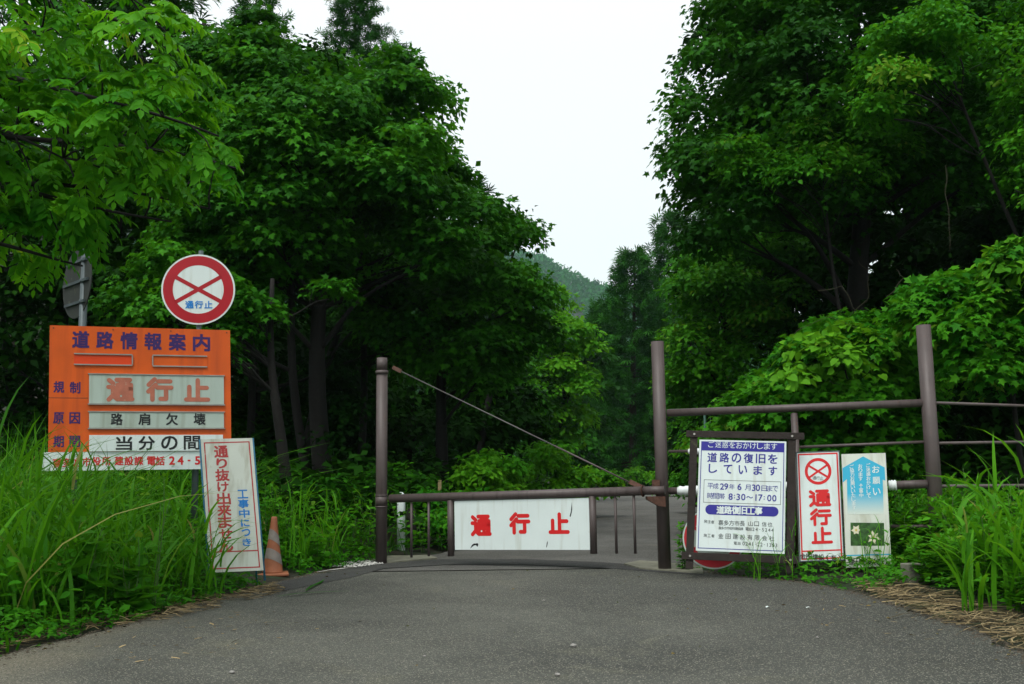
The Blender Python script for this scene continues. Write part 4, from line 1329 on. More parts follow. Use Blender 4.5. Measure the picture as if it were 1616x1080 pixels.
# --- cedars --------------------------------------------------------------
def cedar(lb, px, D, apex_py, base_py, halfw_px, grp=None, n=1.0, m='cedar', lean=0.0, size=None):
    """tall conifer: whorled drooping boughs set with needle tufts; half-width at its foot in photo pixels"""
    ap = P(px + lean, apex_py, D); b = P(px, base_py, D)
    z0 = min(gz(ap[0], D), b[2])
    Hh = ap[2] - z0
    t = thing('cedar_tree', lb, 'tree', (b[0], D, z0), grp)
    Rb = halfw_px * D / F
    L = Leaves(); mb = MB()
    mb.tube(wiggle((b[0], D, z0 - .3), (ap[0], D, ap[2] - .06 * Hh), 14, .006), np.linspace(.018 * Hh + .04, .02, 14), 8)
    sz = size or D * 9.0 / F
    nb_ = int(Hh / (sz * .42) * 6 * n)
    k = np.linspace(.03, 1, nb_) ** .8
    zz = ap[2] - k * Hh * .97
    w = np.arange(nb_) * 2.399 + rng.uniform(0, 1, nb_)
    ln = Rb * (.04 + 1.0 * np.clip(k * 1.1, 0, 1) ** .72) * rng.uniform(.45, 1.15, nb_)
    hd = np.stack([np.cos(w), np.sin(w), np.zeros(nb_)], 1)
    cx = b[0] + (ap[0] - b[0]) * (zz - z0) / Hh
    o0 = np.stack([cx, np.full(nb_, D), zz], 1)
    per = 16
    j = np.repeat(np.arange(nb_), per)
    s = rng.uniform(.25, 1.03, len(j)) ** .7
    pos = o0[j] + hd[j] * (ln[j] * s)[:, None]
    pos[:, 2] += -.12 * ln[j] * s + .22 * ln[j] * s ** 2.5 * .6
    pos += rng.normal(0, 1, (len(j), 3)) * np.array([.28, .28, .22]) * (sz * .9)
    dr = nrm(hd[j] + rng.normal(0, .5, (len(j), 3)) + np.array([0, 0, .25]))
    nr = nrm(rng.normal(0, .6, (len(j), 3)) + hd[j] * .4 + np.array([0, 0, .8]))
    bough_t = rng.uniform(.1, .9, nb_)
    L.add(TUFT, pos, dr, nr, sz * rng.uniform(.6, 1.15, len(j)), bough_t[j] * .75 + rng.uniform(0, .25, len(j)))
    for i in range(0, nb_, max(1, nb_ // 60)):
        mb.tube([o0[i], o0[i] + hd[i] * ln[i] * .5 + np.array([0, 0, -.05 * ln[i]]), o0[i] + hd[i] * ln[i] * .75], [.03 + .006 * ln[i], .03, .012], 5)
    mb.build('trunk', M['bark_cedar'], t)
    L.build('crown', M[m], t)
    return t
cedar('tall cedar on the far left beyond the maples, its tip out of frame', 405, 36, -60, 640, 190, n=.5, size=.3)
cedar('tall cedar whose forked top stands highest above the big left maple', 560, 40, -75, 640, 170, n=1.0, size=.29)
cedar('slim cedar showing right beside the highest cedar, above the maple', 622, 43, 30, 640, 120, n=.5, size=.3)
cedar('cedar rising out of frame behind the walnut leaves', 250, 34, -180, 640, 220, n=.4, size=.45)
cedar('cedar in the dark left of the orange board', 40, 32, -260, 640, 220, n=.35, size=.5)
cedar('cedar beyond the lower maple, deep in the left wood', 745, 46, 262, 700, 105, n=.6, size=.5)
cedar('broad pointed cedar at the end of the road, left of the tall fence post', 1000, 72, 375, 738, 108, n=1.1, size=.55)
cedar('taller cedar just behind and right of the pointed one', 1060, 80, 312, 738, 115, n=.9, lean=4, size=.66)
cedar('low bushy cedar at the left foot of the pointed one', 950, 84, 464, 738, 78, n=.9, size=.66)
cedar('cedar closing the view behind the right maple', 1120, 88, 300, 738, 120, n=.5, size=.75)
cedar('small dark cedar left of the road end', 905, 88, 545, 738, 60, n=.8, size=.6)

# --- young bright trees at the middle -------------------------------------
K1 = [(850, 500), (872, 484), (905, 496), (935, 520), (945, 560), (930, 590), (945, 625), (925, 655), (905, 700), (880, 735), (850, 700), (835, 610)]
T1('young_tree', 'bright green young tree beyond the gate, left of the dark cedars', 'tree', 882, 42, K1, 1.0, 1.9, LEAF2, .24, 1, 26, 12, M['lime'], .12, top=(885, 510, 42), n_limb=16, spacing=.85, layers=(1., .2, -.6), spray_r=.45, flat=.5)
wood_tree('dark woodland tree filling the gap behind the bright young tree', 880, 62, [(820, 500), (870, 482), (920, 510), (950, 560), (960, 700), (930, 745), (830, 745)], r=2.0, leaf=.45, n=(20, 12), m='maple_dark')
K2 = [(858, 440), (885, 452), (912, 490), (930, 512), (905, 530), (870, 510)]
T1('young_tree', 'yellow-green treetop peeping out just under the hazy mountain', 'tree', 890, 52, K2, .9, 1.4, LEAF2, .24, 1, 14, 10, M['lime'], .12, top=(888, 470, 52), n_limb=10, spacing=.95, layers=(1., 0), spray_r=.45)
K3 = [(1062, 400), (1090, 380), (1120, 470), (1120, 640), (1080, 700), (1058, 640), (1075, 520)]
T1('young_tree', 'pale green young tree against the right gate post, past the cedars', 'tree', 1092, 34, K3, .9, 1.5, LEAF2, .2, 1, 18, 11, M['fresh'], .11, top=(1090, 430, 34), n_limb=12, spacing=.9, layers=(1., 0), spray_r=.4)

# --- right side ----------------------------------------------------------
E = [(1130, -120), (1112, 10), (1106, 44), (1072, 100), (1080, 130), (1062, 150), (1070, 190), (1056, 232), (1058, 275), (1066, 300), (1056, 335), (1072, 352), (1086, 400), (1096, 440),
     (1160, 400), (1230, 380), (1300, 350), (1420, 360), (1560, 330), (1700, 300), (1760, 100), (1700, -120)]
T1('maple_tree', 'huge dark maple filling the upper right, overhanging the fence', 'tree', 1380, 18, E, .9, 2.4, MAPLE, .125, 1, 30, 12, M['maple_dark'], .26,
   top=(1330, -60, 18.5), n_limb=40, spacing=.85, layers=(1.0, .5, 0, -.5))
Fp = [(1375, 130), (1380, 60), (1430, 20), (1480, 5), (1560, 20), (1555, 90), (1500, 110), (1440, 150), (1400, 200), (1370, 190)]
T1('hornbeam_tree', 'lighter green leafy top in front of the dark maple, upper right', 'tree', 1780, 14.2, Fp, .5, .9, OVATE, .10, 1, 30, 12, M['fresh'], .05, top=(1470, 40, 14.2), n_limb=12, spacing=.85, layers=(1., 0, -.7), spray_r=.28)
Fq = [(1130, 240), (1180, 185), (1240, 205), (1290, 165), (1350, 180), (1420, 200), (1440, 240), (1390, 280), (1360, 330), (1290, 300), (1220, 300), (1150, 270)]
T1('hornbeam_tree', 'mid green tree with layered boughs at mid height before the dark maple', 'tree', 1420, 15.8, Fq, .5, .9, OVATE, .10, 1, 26, 11, M['herb'], .045, top=(1290, 210, 15.8), n_limb=14, spacing=.9, layers=(1., 0), spray_r=.3, flat=.5)
Fr = [(1560, 20), (1640, -20), (1760, 60), (1700, 330), (1620, 320), (1560, 260), (1590, 150)]
T1('hornbeam_tree', 'green leafy boughs along the right picture edge, upper part', 'tree', 1660, 14, Fr, .5, .9, OVATE, .10, 1, 20, 11, M['herb'], .09, top=(1660, 60, 14), n_limb=12, spacing=.95, layers=(1., 0), spray_r=.3)
Gp = [(1060, 560), (1066, 440), (1090, 390), (1140, 350), (1240, 330), (1330, 380), (1290, 470), (1220, 540), (1170, 590), (1140, 660), (1080, 690)]
T1('hornbeam_tree', 'mid green tree behind the top fence rail, right of the gate post', 'tree', 1150, 22, Gp, .75, 1.6, LEAF2, .13, 1, 34, 13, M['herb'], .12, top=(1150, 430, 22), n_limb=14, spacing=.85, layers=(1., .2, -.6), spray_r=.33)
Gq = [(1240, 380), (1330, 330), (1460, 350), (1616, 330), (1720, 330), (1720, 640), (1600, 780), (1440, 800), (1300, 760), (1100, 740), (1110, 640), (1200, 560), (1280, 480)]
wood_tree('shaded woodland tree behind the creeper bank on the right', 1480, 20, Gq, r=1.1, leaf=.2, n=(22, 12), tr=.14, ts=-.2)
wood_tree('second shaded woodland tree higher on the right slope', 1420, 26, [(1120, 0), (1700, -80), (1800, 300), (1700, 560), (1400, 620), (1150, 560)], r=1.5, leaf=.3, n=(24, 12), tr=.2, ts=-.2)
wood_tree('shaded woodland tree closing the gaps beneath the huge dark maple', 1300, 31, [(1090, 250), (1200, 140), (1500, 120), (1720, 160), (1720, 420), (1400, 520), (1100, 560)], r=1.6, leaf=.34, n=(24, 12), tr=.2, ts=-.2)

# creeper-covered bank
H1 = [(1150, 640), (1195, 585), (1240, 545), (1300, 505), (1350, 488), (1420, 505), (1455, 560), (1460, 640), (1455, 760), (1380, 800), (1260, 790), (1240, 700), (1140, 700)]
T1('creeper_thicket', 'mound of bright creeper and maple leaves behind the top rail of the fence', 'shrub', 1330, 14.8, H1, .45, 1.1, MAPLE, .125, 1, 26, 9, M['fresh'], .05, top=(1330, 540, 15), n_limb=18, spacing=.8, layers=(1., .2), spray_r=.25, droop=.5)
H2 = [(1240, 560), (1290, 520), (1350, 500), (1400, 530), (1410, 580), (1370, 610), (1300, 620), (1230, 610)]
T1('creeper_thicket', 'patch of pale heart-shaped creeper leaves on the mound behind the rail', 'shrub', 1320, 14.0, H2, .35, .5, HEART, .13, 1, 14, 6, M['vine'], .03, top=(1330, 540, 14), n_limb=10, spacing=.85, layers=(1.,), spray_r=.22, droop=.6)
H3 = [(1410, 470), (1440, 430), (1500, 425), (1560, 420), (1600, 380), (1700, 360), (1760, 420), (1740, 600), (1640, 600), (1560, 610), (1500, 600), (1480, 520), (1430, 510)]
T1('maple_shrub', 'leafy maple shrub right of the outer fence post with star-shaped leaves', 'shrub', 1600, 12.9, H3, .42, .9, MAPLE, .125, 1, 22, 9, M['fresh'], .05, top=(1600, 440, 13), n_limb=20, spacing=.82, layers=(1., .2), spray_r=.25, droop=.5)
H4 = [(1570, 400), (1600, 370), (1700, 350), (1700, 500), (1590, 500), (1560, 440)]
T1('creeper_thicket', 'yellow-green creeper hanging at the right picture edge', 'shrub', 1640, 12.2, H4, .35, .5, HEART, .12, 1, 14, 7, M['vine'], .03, top=(1640, 400, 12.3), n_limb=8, spacing=.85, layers=(1.,), spray_r=.22, droop=.6)

# --- near walnut boughs, upper left ---------------------------------------
def walnut():
    base = np.array([-6.2, 8.2, 0.0]); z0 = gz(base[0], base[1])
    t = thing('walnut_tree', 'bright walnut boughs with long feathered leaves hanging in from upper left', 'tree', (base[0], base[1], z0))
    mb = MB()
    trunk = wiggle((base[0], base[1], z0 - .2), (-5.7, 8.0, 7.5), 14, .02)
    mb.tube(trunk, np.linspace(.16, .06, 14), 12)
    Wp = [(-120, -60), (110, -30), (160, 20), (240, -20), (280, 10), (290, 50), (215, 80), (250, 55), (290, 90), (312, 140), (318, 172), (290, 190), (338, 200), (335, 220), (380, 235), (376, 262),
          (355, 275), (365, 300), (315, 335), (285, 345), (240, 335), (190, 360), (150, 350), (100, 375), (85, 405), (60, 400), (0, 420), (-120, 450)]
    rows = []
    for D, sp_, ins in ((6.9, 66, 12), (7.7, 68, 8), (8.6, 80, 8)):
        p = fill(Wp, sp_)
        e = edge_dist(Wp, p)
        p = p[(e > ins) & ~((p[:, 0] > 215) & (p[:, 0] < 385) & (p[:, 1] > 296))]
        rows.append(P(p[:, 0], p[:, 1], D + rng.normal(0, .22, len(p))))
    pts = np.concatenate(rows)
    # a few long boughs reach from the trunk; twigs join each leaf cluster to the nearest bough
    boughs = []
    for tip, k in (((385, 270, 7.3), 7), ((345, 215, 7.0), 8), ((300, 90, 7.2), 10), ((270, 350, 7.4), 6), ((130, 420, 7.3), 5), ((240, 20, 7.8), 12), ((60, 60, 7.2), 11), ((330, 330, 7.9), 6), ((100, 250, 7.0), 8)):
        b = wiggle(trunk[k], P(*tip), 16, .035, .05)
        boughs.append(b); mb.tube(b, np.linspace(.042, .007, 16), 7)
    bp_ = np.concatenate(boughs)
    nod = []
    for q in pts:
        d = np.linalg.norm(bp_ - q, axis=1)
        i = int(np.argmin(d + .25 * (bp_[:, 0] > q[0])))
        a = bp_[i]
        mb.tube(wiggle(a, q, 5, .05, .05), np.linspace(.009, .004, 5), 5)
        nod.append(nrm(q - a))
    L = Leaves()
    nod = np.array(nod)
    # fronds
    nf = 7
    j = np.repeat(np.arange(len(pts)), nf)
    N = len(j)
    w = rng.uniform(0, 2 * PI, N)
    hd = nrm(np.stack([np.cos(w), np.sin(w), rng.normal(.02, .22, N)], 1) + nod[j] * .8 + np.array([.25, -.1, 0]))
    flen = rng.uniform(.20, .36, N)
    p0 = pts[j] + rng.normal(0, .05, (N, 3))
    tone = np.clip(.45 + rng.normal(0, .16, len(pts))[j] + rng.normal(0, .13, N), 0, .98)
    np_ = 6
    up = np.array([0, 0, 1.0])
    side = nrm(np.cross(hd, up))
    for s in range(np_ + 1):
        f = (s + 1.3) / (np_ + 1.3)
        c = p0 + hd * (flen * f)[:, None] - up * (flen * .5 * f ** 2)[:, None]
        tan = nrm(hd - up * f * .9)
        nn = nrm(np.cross(side, tan))
        nn *= np.sign(nn[:, 2:3] + 1e-6)
        if s == np_:
            L.add(LEAFLET, c, tan + rng.normal(0, .1, (N, 3)), nn + rng.normal(0, .2, (N, 3)), .095 * rng.uniform(.8, 1.15, N), tone)
        else:
            for sg in (-1, 1):
                dr = side * sg * .9 + tan * .55 - up * (.28 + .25 * rng.uniform(size=N))[:, None] + rng.normal(0, .12, (N, 3))
                L.add(LEAFLET, c, dr, nn + rng.normal(0, .25, (N, 3)), (.082 + .032 * math.sin(PI * f)) * rng.uniform(.85, 1.15, N), tone + rng.normal(0, .05, N))
        if s == 0: prev = p0
    # midribs
    for f0, f1 in ((0, .5), (.5, 1.0)):
        a = p0 + hd * (flen * f0)[:, None] - up * (flen * .5 * f0 ** 2)[:, None]
        b = p0 + hd * (flen * f1)[:, None] - up * (flen * .5 * f1 ** 2)[:, None]
        V = np.stack([a - side * .0018, a + side * .0018, b + side * .0015, b - side * .0015], 1).reshape(-1, 3)
        L.raw(V, np.arange(N * 4).reshape(-1, 4), np.full(N, .9))
    L.build('crown', M['walnut'], t)
    mb.build('trunk', M['bark'], t)
walnut()

# ------------------------------------------------------------------ grass, herbs, undergrowth
def blades(L, pos, length, width, lean_dir, tone, bend=.5, seg=4):
    """arched grass blades"""
    N = len(pos)
    w = rng.uniform(0, 2 * PI, N)
    hd = nrm(np.stack([np.cos(w), np.sin(w), np.zeros(N)], 1) + lean_dir)
    side = np.stack([-hd[:, 1], hd[:, 0], np.zeros(N)], 1)
    # leaf faces turn a little off square
    side = nrm(side + rng.normal(0, .35, (N, 3)))
    b = np.abs(rng.normal(bend, bend * .45, N))
    V = np.zeros((N, 2 * seg + 1, 3))
    for k in range(seg + 1):
        f = k / seg
        c = pos + hd * (length * b * f ** 1.8)[:, None] + np.array([0, 0, 1]) * (length * (f - .42 * b * f ** 2.4))[:, None]
        ww = width * (1 - f) ** .6 * (.6 + .4 * math.sin(min(1, f * 2.2) * PI / 2))
        if k < seg:
            V[:, 2 * k] = c - side * ww[:, None] / 2
            V[:, 2 * k + 1] = c + side * ww[:, None] / 2
        else:
            V[:, 2 * k] = c
    q = []
    for k in range(seg - 1): q.append((2 * k, 2 * k + 1, 2 * k + 3, 2 * k + 2))
    base = (np.arange(N) * (2 * seg + 1))[:, None]
    quads = (base[:, :, None] + np.array(q)[None]).reshape(-1, 4)
    tris = base + np.array([2 * seg - 2, 2 * seg - 1, 2 * seg])[None]
    VV = V.reshape(-1, 3)
    L.V.append(VV)
    L.L.append((quads + L.n).ravel()); L.Z.append(np.full(len(quads), 4)); L.t.append(np.repeat(tone, seg - 1))
    L.L.append((tris + L.n).ravel()); L.Z.append(np.full(len(tris), 3)); L.t.append(tone)
    L.n += len(VV)

def scatter(n, x0, x1, y0, y1, dens=None):
    x = rng.uniform(x0, x1, n); y = rng.uniform(y0, y1, n)
    sl, sr = xl(y) - x, x - xr(y)
    s = np.maximum(sl, sr)
    k = s > .02
    if dens is not None: k &= rng.uniform(size=n) < dens(x, y, s)
    x, y, s = x[k], y[k], s[k]
    return np.stack([x, y, height(x, y)], 1), s

def patchy(x, y, f=1.0, ph=0.0):
    return .5 + .5 * np.sin(x * 2.1 * f + 1.7 * np.sin(y * 1.3 * f + ph)) * np.sin(y * 1.9 * f + 1.1 * np.sin(x * 1.1 * f + ph * 2))

# tall grass on the left verge (top edge rises towards the left of the frame)
Lg = Leaves()
p, s = scatter(15000, -9.5, -1.5, 6.0, 15.5)
k = (p[:, 1] < 10.1) | (s > .5)
tall = (.22 + 1.15 * sstep(.2, 1.3, s)) * (.55 + .55 * patchy(p[:, 0], p[:, 1]))
# lower in front of the leaning sign, the cone and the gate post
near = sstep(9.6, 11.2, p[:, 1]) * (1 - sstep(1.3, 2.6, s))
tall = tall * (1 - .45 * near)
tall = np.where((p[:, 1] > 10.6) & (p[:, 0] > -3.35), tall * .62, tall)
pr = rng.uniform(size=len(p)) < (.30 + .7 * patchy(p[:, 0], p[:, 1], 1.4, 2.0))
kk = k & pr & ((s > .45) | (rng.uniform(size=len(p)) < .25)) & ~((np.hypot(p[:, 0] + 2.72, p[:, 1] - 11.35) < .42))
p, s, tall = p[kk], s[kk], tall[kk]
blades(Lg, p, tall * rng.uniform(.75, 1.45, len(p)), rng.uniform(.012, .034, len(p)), np.array([.25, -.1, 0]), np.clip(rng.normal(.40, .27, len(p)), 0, 1), .62)
tag(Lg.build('tall_grass', M['grass']), None, None, None, 'stuff')
# big reed tufts that stand out of the grass: single plants
def reed(lb, x, y, n, h, w=.03, grp=None, bend=.42):
    z = gz(x, y)
    L = Leaves()
    pos = np.stack([x + rng.normal(0, .09, n), y + rng.normal(0, .09, n), np.full(n, z)], 1)
    blades(L, pos, h * rng.uniform(.55, 1.1, n), rng.uniform(.6, 1.1, n) * w, np.zeros(3), np.clip(rng.normal(.6, .2, n), 0, 1), bend, 5)
    # stem leaves leaving the culms higher up
    m = n
    hz = rng.uniform(.2, .75, m)
    blades(L, pos[rng.integers(0, n, m)] + np.stack([np.zeros(m), np.zeros(m), hz * h], 1), h * rng.uniform(.25, .55, m), rng.uniform(.6, 1.0, m) * w, np.zeros(3), np.clip(rng.normal(.6, .2, m), 0, 1), .75, 4)
    o = L.build('reed_tuft', M['grass'])
    o.location = (0, 0, 0)
    return tag(o, lb, 'grass tuft', grp)
def at_px(px, d): return P(px, 700, d)[0], d
RG = 'reed tufts in the roadside grass'
for px, d, n, h, lb in ((20, 7.7, 22, 1.75, 'tall reed tuft at the far left edge of the picture'), (75, 8.2, 18, 1.45, 'reed tuft overlapping the lower left corner of the orange board'),
                        (150, 8.4, 18, 1.45, 'reed tuft before the left labels of the orange board'), (205, 9.0, 16, 1.15, 'reed tuft under the white address strip, left part'),
                        (296, 9.75, 16, 1.15, 'reed tuft just left of the tilted white sign'), (328, 9.85, 15, 1.0, 'reed tuft whose blades cross the lower half of the tilted white sign'),
                        (238, 9.0, 14, 1.0, 'low reed tuft in the middle of the left verge'), (88, 7.8, 12, 1.0, 'reed tuft low in the left foreground'),
                        (180, 9.7, 18, 1.25, 'reed tuft rising in front of the address strip, middle'), (262, 9.9, 16, 1.2, 'reed tuft whose tips cross the address strip near its right end'),
                        (120, 9.6, 18, 1.35, 'reed tuft covering the left end of the white address strip'), (475, 12.6, 22, 1.05, 'reed tuft right behind the traffic cone'), (520, 13.4, 22, 1.0, 'spiky grass tuft halfway between cone and left gate post'),
                        (555, 14.5, 16, .85, 'fine grass tuft left of the gate post foot'), (440, 13.2, 16, .9, 'grass tuft between the tilted sign and the cone')):
    x, y = at_px(px, d)
    reed(lb, x, y, n, h, .046 if px < 360 else .03, RG, .5)
for px, d, n, h, lb in ((1560, 8.7, 18, 1.25, 'tallest reed tuft on the right verge before the fence'), (1600, 8.0, 14, 1.05, 'reed tuft at the right picture edge, lower down'),
                        (1512, 9.6, 11, .85, 'reed tuft just right of the outer fence post foot'), (1530, 8.2, 12, .85, 'arching reed tuft low on the right verge'),
                        (1640, 9.2, 18, 1.5, 'reed tuft leaning in at the right edge, taller'), (1240, 10.75, 8, .62, 'thin grass tuft in front of the notice board, lower right'),
                        (1380, 10.55, 10, .7, 'thin grass tuft in front of the lily picture'), (1195, 10.75, 6, .55, 'thin grass tuft in front of the notice board, middle')):
    x, y = at_px(px, d)
    reed(lb, x, y, n, h, .056 if px > 1400 else .018, RG, .55 if px > 1400 else .35)

# leafy herbs: single plants with a stem
def herb(lb, x, y, h, n_leaf, m, tpl, leaf, name='weed', cat='weed', grp=None, spread=.16, stems=3):
    z = gz(x, y)
    t = thing(name, lb, cat, (x, y, z), grp)
    mb = MB(); L = Leaves()
    for s_ in range(stems):
        top = np.array([x + rng.normal(0, spread), y + rng.normal(0, spread), z + h * rng.uniform(.75, 1.08)])
        st = wiggle((x + rng.normal(0, .03), y + rng.normal(0, .03), z - .03), top, 8, .03)
        mb.tube(st, np.linspace(.006, .0025, 8), 5)
        f = np.sort(rng.uniform(.12, 1.0, n_leaf)) 
        pos = np.stack([np.interp(f, np.linspace(0, 1, 8), st[:, i]) for i in range(3)], 1)
        w = np.arange(n_leaf) * 2.4 + rng.uniform(0, .5, n_leaf)
        dr = np.stack([np.cos(w), np.sin(w), np.where(f > .9, 1.2, .25) + rng.normal(0, .2, n_leaf)], 1)
        nr = np.stack([-np.cos(w) * .5, -np.sin(w) * .5, np.ones(n_leaf)], 1) + rng.normal(0, .25, (n_leaf, 3))
        pos += nrm(dr) * .02
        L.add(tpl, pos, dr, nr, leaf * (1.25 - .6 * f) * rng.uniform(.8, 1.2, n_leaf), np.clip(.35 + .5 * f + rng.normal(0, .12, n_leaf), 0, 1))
    mb.build('stem', M['herb'], t) if False else None
    me_ = mb.build('stem', M['green_stem'], t)
    L.build('foliage', M[m], t)
M['green_stem'] = mat('green_stem', (.05, .11, .02), .6)
MG = 'mugwort plants on the right verge'
q_ = 0
spots = [(1412, 11.3, .75), (1440, 11.2, .85), (1472, 10.9, .8), (1490, 10.7, .85), (1515, 10.2, .7), (1425, 11.3, .95), (1455, 11.6, 1.0), (1500, 11.5, .95), (1540, 10.9, .85), (1470, 9.8, .5), (1500, 9.5, .55), (1560, 9.9, .8), (1590, 10.6, 1.0), (1545, 8.7, .75), (1575, 9.1, .85), (1610, 8.6, .8), (1520, 9.0, .6), (1590, 8.0, .6), (1480, 12.0, 1.25), (1530, 12.0, 1.2)]
nm = ['mugwort just right of the cream sign', 'mugwort left of the outer fence post', 'mugwort in front of the outer fence post', 'mugwort right of the outer fence post foot', 'mugwort further right of the outer post',
      'tall mugwort behind the concrete block', 'tall mugwort touching the back of the outer post', 'tall mugwort behind the right reeds', 'mugwort among the right reeds', 'small mugwort above the dry grass',
      'small mugwort nearest the dry grass, right part', 'mugwort between the right reed tufts', 'mugwort near the right picture edge',
      'bushy mugwort low on the right verge', 'bushy mugwort behind the lower right reeds', 'bushy mugwort at the very right edge', 'small bushy mugwort above the straw strip', 'mugwort nearest the camera on the right',
      'tallest mugwort left behind the outer post', 'tallest mugwort right behind the outer post']
for (px, d, h), lb in zip(spots, nm):
    x, y = at_px(px, d)
    herb(lb, x, y, h, 40, 'fresh' if d < 9.3 else 'herb', LOBED5, .13, 'mugwort', 'weed', MG, .14, 5)
for px, d, h, m, tpl, lf, lb in ((590, 14.0, .95, 'fresh', LANCE, .15, 'leafy weed hugging the left gate post at bar height'), (640, 14.6, .95, 'fresh', OVATE, .14, 'light green weed standing just right of the left gate post'),
                             (560, 13.9, .6, 'herb', OVATE, .11, 'leafy weed left of the gate post foot'), (500, 12.9, .55, 'fresh', HEART, .13, 'broad-leaved weed behind the cone'),
                             (455, 12.8, .75, 'fresh', OVATE, .12, 'leafy weed peeping over the right shoulder of the tilted sign'), (425, 13.0, .95, 'herb', OVATE, .11, 'taller leafy weed behind the tilted sign'),
                             (1072, 11.95, .62, 'fresh', TRIFOIL, .10, 'bramble sprig on the right side of the right gate post'), (665, 15.2, .55, 'herb', LANCE, .13, 'fern-like weed under the bar, left part'),
                             (695, 15.6, .6, 'herb', LANCE, .13, 'fern-like weed under the bar beside the panel'),
                             (250, 8.8, 1.15, 'fresh', OVATE, .075, 'slender sapling with small leaves before the lowest text plate'),
                             (120, 8.3, .8, 'fresh', HEART, .19, 'butterbur-like weed with a big round leaf, left verge'), (220, 8.6, .65, 'fresh', HEART, .17, 'big-leaved weed under the address strip'),
                             (60, 7.9, .5, 'fresh', HEART, .18, 'big-leaved weed near the left picture edge')):
    x, y = at_px(px, d)
    herb(lb, x, y, h, 16, m, tpl, lf, 'weed', 'weed', 'broad-leaved weeds', .10, 3)

CONE = G(430, 910)
def groundcover(name, n, box, tpl, size, hgt, m, dens=None, tone=.5, sizes=.3, kind='stuff'):
    L = Leaves()
    p, s = scatter(n, *box, dens)
    k_ = ~((np.abs(p[:, 0] - CONE[0]) < .34) & (p[:, 1] > CONE[1] - 1.0) & (p[:, 1] < CONE[1] + .22))
    p, s = p[k_], s[k_]
    N = len(p)
    hh = hgt * np.minimum(1, .25 + s * 1.3) * rng.uniform(.15, 1.0, N) ** .8 * (.55 + .6 * patchy(p[:, 0], p[:, 1], 1.7, 1.0))
    pos = p + np.stack([np.zeros(N), np.zeros(N), hh + .01], 1)
    w = rng.uniform(0, 2 * PI, N)
    dr = np.stack([np.cos(w), np.sin(w), rng.normal(-.05, .3, N)], 1)
    nr = np.stack([rng.normal(0, .38, N), rng.normal(-.12, .38, N), np.ones(N)], 1)
    tn = np.clip(tone - .25 + .5 * hh / max(hgt, .01) + rng.normal(0, .17, N), 0, 1)  # low leaves darker, high ones lighter
    L.add(tpl, pos, dr, nr, size * rng.uniform(1 - sizes, 1 + sizes, N), tn)
    return tag(L.build(name, M[m]), None, None, None, kind)
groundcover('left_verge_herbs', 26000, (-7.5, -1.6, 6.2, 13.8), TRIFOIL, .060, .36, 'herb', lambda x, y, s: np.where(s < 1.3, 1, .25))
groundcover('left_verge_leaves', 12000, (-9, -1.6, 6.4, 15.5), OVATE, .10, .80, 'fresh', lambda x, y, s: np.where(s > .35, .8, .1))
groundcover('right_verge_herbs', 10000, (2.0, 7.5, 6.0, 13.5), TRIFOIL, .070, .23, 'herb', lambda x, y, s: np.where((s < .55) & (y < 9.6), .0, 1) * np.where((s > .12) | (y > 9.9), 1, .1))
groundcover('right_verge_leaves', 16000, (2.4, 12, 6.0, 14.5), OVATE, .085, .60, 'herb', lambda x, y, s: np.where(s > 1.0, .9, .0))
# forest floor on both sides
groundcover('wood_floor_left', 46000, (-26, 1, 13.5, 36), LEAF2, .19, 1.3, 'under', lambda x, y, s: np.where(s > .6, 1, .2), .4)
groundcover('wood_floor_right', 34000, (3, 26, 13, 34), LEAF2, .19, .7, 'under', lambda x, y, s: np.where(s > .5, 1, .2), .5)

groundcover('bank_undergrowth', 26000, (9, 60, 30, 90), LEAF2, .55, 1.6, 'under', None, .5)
# shrubs beyond the gate
def shrub(lb, poly, D, r, m, tpl=LEAF2, leaf=.12, n=(22, 10), thick=.8, grp=None, base=None, flat=.7):
    c = np.mean(np.asarray(poly, float), 0)
    return T1('shrub', lb, 'shrub', base or c[0], D, poly, r, thick, tpl, leaf, 1, n[0], n[1], M[m], .035, top=(c[0], c[1], D), n_limb=8, spacing=.9, layers=(1., 0), spray_r=r * .5, group=grp, flat=flat)
SH = 'shrubs beyond the barrier'
shrub('bright spreading shrub beyond the gate with layered sprays, left of centre', [(690, 765), (715, 742), (745, 715), (800, 720), (830, 735), (820, 790), (700, 800)], 19, .38, 'lime', OVATE, .12, grp=SH)  # pale leaf colour stands in for light from the road opening
shrub('tallest bright shrub under the stay rod', [(790, 770), (810, 735), (830, 700), (862, 695), (880, 715), (905, 738), (940, 752), (935, 785), (820, 800)], 22, .42, 'lime', OVATE, .12, grp=SH)  # leaf colour lightened here too, in place of light off the open road
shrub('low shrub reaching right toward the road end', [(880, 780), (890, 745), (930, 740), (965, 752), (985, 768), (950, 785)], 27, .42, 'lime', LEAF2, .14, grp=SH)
shrub('shrub close behind the left end of the closure panel', [(640, 800), (660, 775), (710, 770), (760, 765), (770, 800), (720, 860), (650, 870)], 16.4, .34, 'fresh', OVATE, .11, grp=SH)
shrub('dark shrub in the shade beyond the left gate post', [(540, 790), (560, 750), (600, 735), (650, 740), (690, 750), (690, 800), (600, 830)], 18.5, .45, 'herb', OVATE, .13, grp=SH)
shrub('dim shrub in the shade behind the cone', [(400, 800), (420, 740), (480, 735), (540, 745), (560, 800), (480, 830)], 16.5, .45, 'herb', OVATE, .13, grp=SH)
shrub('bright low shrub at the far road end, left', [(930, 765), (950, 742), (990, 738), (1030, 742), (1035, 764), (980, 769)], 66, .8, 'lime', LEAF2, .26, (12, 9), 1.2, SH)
shrub('bright low shrub at the far road end behind the right gate post', [(1020, 768), (1035, 742), (1070, 736), (1110, 745), (1110, 790), (1050, 778)], 50, .8, 'lime', LEAF2, .24, (12, 9), 1.2, SH)
